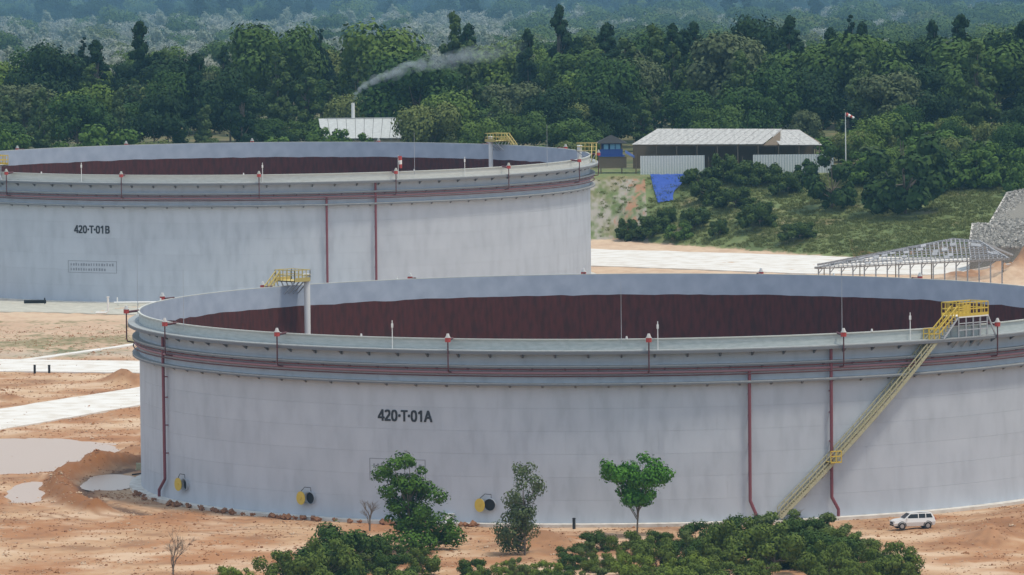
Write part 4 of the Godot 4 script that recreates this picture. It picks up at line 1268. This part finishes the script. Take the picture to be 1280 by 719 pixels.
	for r in rows:
		var half: float = r[0] * .0688 + 7.0
		var x := -half
		while x < half:
			x += rg.randf_range(4.8, 10.5)
			var d: float = r[0] + rg.randf_range(-11, 11)
			var near_shed := x > 11.0 and x < 58.0 and d < 1304.0
			var near_house := x > -36.5 and x < -14.5 and d < 1347.0
			var k: String = kinds[rg.randi() % kinds.size()]
			var h := rg.randf_range(r[1] * .8, r[2] * 1.15) * (1.0 + .3 * smoothstep(-10.0, 20.0, x) * smoothstep(1300.0, 1400.0, d)) * (1.15 if k.begins_with("tall") else 1.0)
			if r[0] == 1298: k = ["low0", "round1", "round3", "low0"][rg.randi() % 4]
			if near_shed or near_house: continue
			plant(k, "forest_tree", lab2[k], "tree", WOOD, W(x, hgt(x, d) - .2, d), h / full[k], rg.randf() * TAU)
	# far wood: grey leafless plantation, then blue-green forest
	far_wood("far_plantation", "pale grey half-leafless plantation beyond the green forest", ["scrub", "scrub2"], 1540, 1880, 900, .75, 1.1, 901)
	far_wood("far_forest", "hazy blue green forest beyond the pale plantation", ["round0", "round2", "tall0", "round1"], 1840, 2350, 620, .6, .95, 902)
	far_wood("mid_forest", "mixed green trees among the pale plantation", ["round0", "round3", "round1"], 1530, 1860, 330, .65, 1.0, 903)
	# foreground
	var trees := [["fg_tall", "leafy_tree", "slim leafy tree with a bushy foot before the tank's notice box", -10.2, 736.0, 1.12, .4], ["fg_grey", "leafy_tree", "grey green straggly tree with forked top before the near tank", 1.0, 732.0, 1.0, 2.2], ["fg_umbrella", "umbrella_tree", "bright green umbrella shaped young tree on a thin trunk", 12.4, 750.0, 1.0, 1.0]]
	for q in trees:
		plant(q[0], q[1], q[2], "tree", "", W(q[3], hgt(q[3], q[4]) - .1, q[4]), q[5], q[6])
	plant("bare", "bare_tree", "leafless grey brown twiggy tree on the orange ground", "tree", "", W(-33.1, hgt(-33.1, 717.0) - .3, 717.0), 1.0, .7)
	plant("bare2", "bare_tree", "thin leafless sapling against the tank beside the slim leafy tree", "tree", "", W(-14.8, 0, 757.0), 1.0, .2)
	plant("bare2", "bare_tree", "dark bare bush at the foot of the tank stairway", "tree", "", W(28.5, 0, 751.0), .75, 2.2)
	plant("fg_shrub2", "front_shrub", "yellow green shrub alone near the leafless tree", "shrub", "", W(-26.8, -.4, 710.0), .85, .5, "foliage")
	var sh := [["fg_shrub1", -19.5, 722, 1.0], ["fg_shrub1", -16.3, 716, 1.2], ["fg_shrub1", -13.2, 724, .95], ["fg_shrub0", -22.0, 706, .8], ["fg_shrub0", -9.0, 715, .85], ["fg_shrub1", -4.0, 712, .7], ["fg_shrub2", -1.0, 716, .95], ["fg_shrub2", 2.8, 712, .9], ["fg_shrub1", 5.5, 728, .9], ["fg_shrub1", 8.2, 736, .8], ["fg_shrub0", 8.0, 716, .85], ["fg_shrub0", 11.5, 727, .9], ["fg_shrub1", 14.6, 738, .75], ["fg_shrub2", 11.5, 712, 1.1], ["fg_shrub1", 16.0, 720, .9], ["fg_shrub0", 20.5, 728, 1.0], ["fg_shrub0", 24.5, 730, 1.05], ["fg_shrub0", 19.0, 716, 1.0], ["fg_shrub1", 28.5, 736, 1.0], ["fg_shrub0", 29.5, 726, 1.05], ["fg_shrub0", 31.8, 731, .8], ["fg_shrub0", 25.0, 714, 1.0], ["fg_shrub1", 31.0, 714, 1.1], ["fg_shrub0", 35.4, 716, .85], ["fg_shrub1", 22.5, 738, .9], ["fg_shrub1", 31.5, 739, .6], ["fg_shrub2", 16.5, 709, 1.0], ["fg_shrub0", 36.0, 705, .9], ["fg_shrub1", 30.0, 744, .6], ["fg_shrub0", 27.0, 738, .95], ["fg_shrub0", 22.0, 722, 1.05], ["fg_shrub0", 33.0, 722, 1.1], ["fg_shrub1", 18.0, 734, .9], ["fg_shrub0", 13.8, 719, .9], ["fg_shrub1", 27.5, 720, 1.1], ["fg_shrub2", 9.8, 720, .8], ["fg_shrub1", 5.6, 718, .9], ["fg_shrub1", -18.0, 708, 1.1], ["fg_shrub1", -11.8, 712, 1.0], ["fg_shrub3", 25.5, 735, .9], ["fg_shrub3", 33.8, 729, .8], ["fg_shrub3", 7.0, 726, .8], ["fg_shrub3", 17.0, 728, .85], ["fg_shrub3", -15.0, 720, .9], ["fg_shrub3", 31.5, 738, .85], ["fg_shrub3", 0.5, 709, .7]]
	for k in 26:
		var fx := -20.5 + k * 2.25 + rg.randf_range(-.8, .8)
		if fx > -8.5 and fx < -5.0: continue
		sh.append([["fg_shrub0", "fg_shrub1", "fg_shrub3", "fg_shrub2", "fg_shrub0"][rg.randi() % 5], fx, rg.randf_range(696.0, 706.0), rg.randf_range(.65, .95)])
	var lab3 := {"fg_shrub3": "tall loose olive green shrub in front of the near tank", "fg_shrub0": "dense mid green shrub in front of the near tank", "fg_shrub1": "dark green shrub in front of the near tank", "fg_shrub2": "light yellow green shrub in front of the near tank"}
	for q in sh:
		plant(q[0], "front_shrub", lab3[q[0]], "shrub", FRONT, W(q[1], hgt(q[1], q[2]) - .25, q[2]), q[3] * rg.randf_range(.68, 1.22) * (.8 if q[1] > -4.0 and q[1] < 17.0 else 1.0), rg.randf() * TAU, "foliage")
	grass()
	gravel()

func far_wood(called: String, label: String, kinds: Array, d0: float, d1: float, count: int, s0: float, s1: float, sd: int):
	var rg := RandomNumberGenerator.new(); rg.seed = sd
	var o := Node3D.new(); o.name = called; add_child(o)
	tag(o, label, "forest", "", "stuff")
	for k in kinds.size():
		var mm := MultiMesh.new()
		mm.transform_format = MultiMesh.TRANSFORM_3D
		mm.mesh = protos[kinds[k]][1]
		mm.instance_count = count / kinds.size()
		for i in mm.instance_count:
			var d := lerpf(d0, d1, rg.randf())
			var x := rg.randf_range(-1, 1) * (d * .0688 + 12.0)
			if called == "far_plantation" and x > 15.0 and rg.randf() < .6: x = -absf(x) * rg.randf()
			if called == "mid_forest" and x < 0.0 and rg.randf() < .7: x = absf(x)
			mm.set_instance_transform(i, Transform3D(Basis(Vector3.UP, rg.randf() * TAU).scaled(Vector3.ONE * rg.randf_range(s0, s1)), W(x, hgt(x, d) - .5, d)))
		var mi := MultiMeshInstance3D.new()
		mi.name = "crowns"
		mi.multimesh = mm
		mi.set_meta("kind", "stuff")
		o.add_child(mi, true)

func gravel():
	var rg := RandomNumberGenerator.new(); rg.seed = 71
	for v in 3:
		var b := Mb.new()
		rock(b, Vector3.ZERO, .1, rg); rock(b, Vector3(.12, -.01, .06), .07, rg); rock(b, Vector3(-.1, -.01, -.08), .06, rg)
		var mm := MultiMesh.new()
		mm.transform_format = MultiMesh.TRANSFORM_3D
		mm.mesh = b.mesh([M.pebble, M.soil_crumb, M.soil_clod][v])
		var tr: Array[Transform3D] = []
		while tr.size() < 4200:
			var d := rg.randf_range(700.0, 800.0) if tr.size() % 2 == 0 else rg.randf_range(790.0, 1060.0)
			var x := rg.randf_range(-.07, .07) * d
			if Vector2(x - TANK_A.x, d + TANK_A.z).length() < 53.5: continue
			if d > 830.0 and x > -38.0: continue
			if ns.get_noise_2d(x * 5.0 + 70.0 * v, d * 3.0) < .02: continue
			var s := rg.randf_range(.4, 1.0); s = s + (1.3 if rg.randf() < .03 else 0.0)
			tr.append(Transform3D(Basis(Vector3.UP, rg.randf() * TAU).scaled(Vector3.ONE * s), W(x, hgt(x, d) + .03, d)))
		mm.instance_count = tr.size()
		for i in tr.size(): mm.set_instance_transform(i, tr[i])
		var o := MultiMeshInstance3D.new()
		o.name = numbered("gravel")
		o.multimesh = mm
		add_child(o)
		tag(o, ["pale pebbles", "dark red brown soil crumbs", "orange soil crumbs"][v] + " strewn over the bare ground", "gravel", "", "stuff")

func grass():
	var b := Mb.new()
	var rg := RandomNumberGenerator.new(); rg.seed = 55
	for i in 14:
		var a := rg.randf() * TAU; var p := Vector3(cos(a), 0, sin(a)) * rg.randf() * .5
		var tip := p + Vector3(rg.randf() - .5, rg.randf_range(.2, .45), rg.randf() - .5)
		var w := Vector3(cos(a + 1.5), 0, sin(a + 1.5)) * .07
		b.tri(p - w, tip, p + w)
		var col := C(.12, .16, .05).lerp(C(.24, .25, .10), rg.randf())
		for k in 3: b.c.append(col)
	var bm := b.mesh(M.leaf)
	var mm := MultiMesh.new()
	mm.transform_format = MultiMesh.TRANSFORM_3D
	mm.mesh = bm
	var spots := []
	while spots.size() < 14000:
		var x := rg.randf_range(15.0, 96.0); var d := rg.randf_range(1160.0, 1272.0)
		var t := (d - toe_of(x)) / (1270.0 - toe_of(x))
		if t < .02 or t > 1.0: continue
		if x < 23.5 and rg.randf() < .8: continue
		if ns.get_noise_2d(x * 3.0, d * 2.0) < -.42: continue
		spots.append(Vector2(x, d))
	mm.instance_count = spots.size()
	for i in spots.size():
		mm.set_instance_transform(i, Transform3D(Basis(Vector3.UP, rg.randf() * TAU).scaled(Vector3.ONE * rg.randf_range(.6, 1.3)), W(spots[i].x, hgt(spots[i].x, spots[i].y) - .05, spots[i].y)))
	var o := MultiMeshInstance3D.new()
	o.name = "grass"
	o.multimesh = mm
	add_child(o)
	tag(o, "rough green grass covering the slope below the shed", "grass", "", "stuff")

# ------------------------------------------------------------------ scene
func _ready():
	var cam := Camera3D.new()
	cam.name = "camera"
	cam.fov = rad_to_deg(2.0 * atan(359.5 / 9304.55))
	cam.near = 1.0
	cam.far = 8000.0
	add_child(cam)
	cam.position = Vector3(0, 74.824, 0)
	cam.rotation = Vector3(-0.06597, 0, -0.01)
	cam.current = true
	var env := Environment.new()
	var skm := ProceduralSkyMaterial.new()
	skm.sky_top_color = Color(.80, .87, .95)
	skm.sky_horizon_color = Color(.92, .95, .98)
	skm.ground_horizon_color = Color(.70, .68, .66)
	skm.ground_bottom_color = Color(.45, .40, .35)
	skm.sky_curve = 0.25
	var sky := Sky.new(); sky.sky_material = skm
	env.background_mode = Environment.BG_SKY
	env.sky = sky
	env.background_energy_multiplier = 0.9
	env.tonemap_mode = Environment.TONE_MAPPER_LINEAR
	env.tonemap_exposure = 1.08
	env.sdfgi_enabled = true; env.ssao_enabled = true; env.ssil_enabled = true
	env.fog_enabled = true
	env.fog_density = 0.00006
	env.fog_light_color = Color(.60, .84, 1.0)
	env.volumetric_fog_enabled = true
	env.volumetric_fog_density = 0.0
	var we := WorldEnvironment.new(); we.name = "world_environment"; we.environment = env
	add_child(we)
	var sun := DirectionalLight3D.new()
	sun.name = "sun"
	sun.light_energy = 0.75
	sun.light_angular_distance = 8.0
	sun.light_color = Color(1.0, .95, .87)
	sun.shadow_enabled = true
	add_child(sun)
	sun.rotation = Vector3(deg_to_rad(-70), deg_to_rad(67), 0)

	ns.seed = 3; ns.frequency = 0.03; ns.fractal_octaves = 4
	ns2.seed = 8; ns2.frequency = 0.03; ns2.fractal_octaves = 3
	make_materials()
	make_ground()
	# pale concrete roads and apron
	strip("road", [Vector2(-110, 1000), Vector2(-68.9, 996), Vector2(-40, 988)], [Vector2(-110, 979), Vector2(-67.3, 975), Vector2(-39, 967)], .10, M.road)
	strip("road", [Vector2(-90, 866), Vector2(-63.2, 914), Vector2(-47.6, 946), Vector2(-34, 973)], [Vector2(-90, 826), Vector2(-61.1, 884), Vector2(-46.2, 918), Vector2(-32, 946)], .12, M.road)
	strip("road", [Vector2(-20, 1232), Vector2(13.3, 1226), Vector2(49.3, 1203), Vector2(70, 1182), Vector2(100, 1166)], [Vector2(-20, 1190), Vector2(12.8, 1183), Vector2(46.0, 1158), Vector2(66, 1152), Vector2(100, 1146)], .08, M.road)
	strip("pavement", [Vector2(-110, 1126), Vector2(-76.8, 1114), Vector2(-54, 1106), Vector2(-20, 1110)], [Vector2(-110, 1094), Vector2(-75.2, 1090), Vector2(-54.7, 1081), Vector2(-20, 1080)], .06, M.apron)
	# muddy water
	for p in PUDDLES:
		var b := Mb.new()
		b.lathe([Vector2(.01, 0), Vector2(1.15, 0)], 28)
		var o := pm(numbered("puddle"), b, M.mudwater, self, W(p[0], -.14, p[1]))
		o.scale = Vector3(p[2], 1, p[3])
		o.set_meta("kind", "structure")
	var ta := make_tank({"label": "near open-top grey tank with yellow spiral stair, numbered 420-T-01A", "at": TANK_A, "seed": 7, "foam": 3.0, "cap": M.white, "band": M.band_a, "drops": [[-67.7, 17.7, -2.0], [14.5, 15.6, .6], [24.4, 17.7, .8]], "lamps": [-26.8, 4.1, 35.2], "rods": [0.0, 26.0, -90.0, -62.0], "vents": [-31.0, 0.6, 30.0, 110.0, 150.0, 255.0, 208.0], "manholes": [-62.2, -38.4, -15.2], "number": "420·T·01A", "num_w": 6.2, "num_y": 11.0, "num_deg": -25.5, "notice": [-30.1, -23.0, 4.2, 6.5]})
	shell_stair(ta, 17.8, 38.6, 24.4)
	access_platform(ta, 41.6, 46.6)
	gauge_platform(ta, 224.7, 1.4, 223.4)
	var tb := make_tank({"label": "far open-top grey tank numbered 420-T-01B, partly behind the near one", "at": TANK_B, "seed": 9, "foam": 2.5, "cap": M.rim, "band": M.band_b, "drops": [[13.5, 15.6, .6], [21.8, 17.7, .8]], "lamps": [-27.8, 3.1, 38.8], "rods": [29.0, 60.0], "vents": [-36.0, 0.0, 29.0], "manholes": [-55.0], "number": "420·T·01B", "num_w": 6.0, "num_y": 10.9, "num_deg": -26.2, "notice": [-30.8, -21.7, 4.4, 6.2]})
	# red and white wind indicator drooping on the far tank's rim
	var wb := Mb.new(); wb.tube([pol(TANK_R + .2, 26.0, 18.2), pol(TANK_R + .2, 26.0, 21.6)], .05, .04, 6)
	var wp := pm("wind_indicator", wb, M.white, tb)
	for k in 3:
		wb = Mb.new(); wb.tube([pol(TANK_R + .2, 26.3 + .06 * k, 21.4 - .6 * k), pol(TANK_R + .2, 26.36 + .06 * k, 20.8 - .6 * k)], .34 - .05 * k, .29 - .05 * k, 10, false)
		pm("sock_band", wb, M.white if k == 1 else M.red_cap, wp)
	access_platform(tb, -49.5, -45.2)
	gauge_platform(tb, 89.0, .7, 92.0)
	gauge_platform(tb, 133.2, 1.4, 133.6)
	open_shed()
	blue_hut()
	white_house()
	hip_shelter()
	stone_banks()
	windsock()
	blue_tarp()
	make_protos()
	planting()
	car()
	small_things()
	smoke()
	haze_bank()
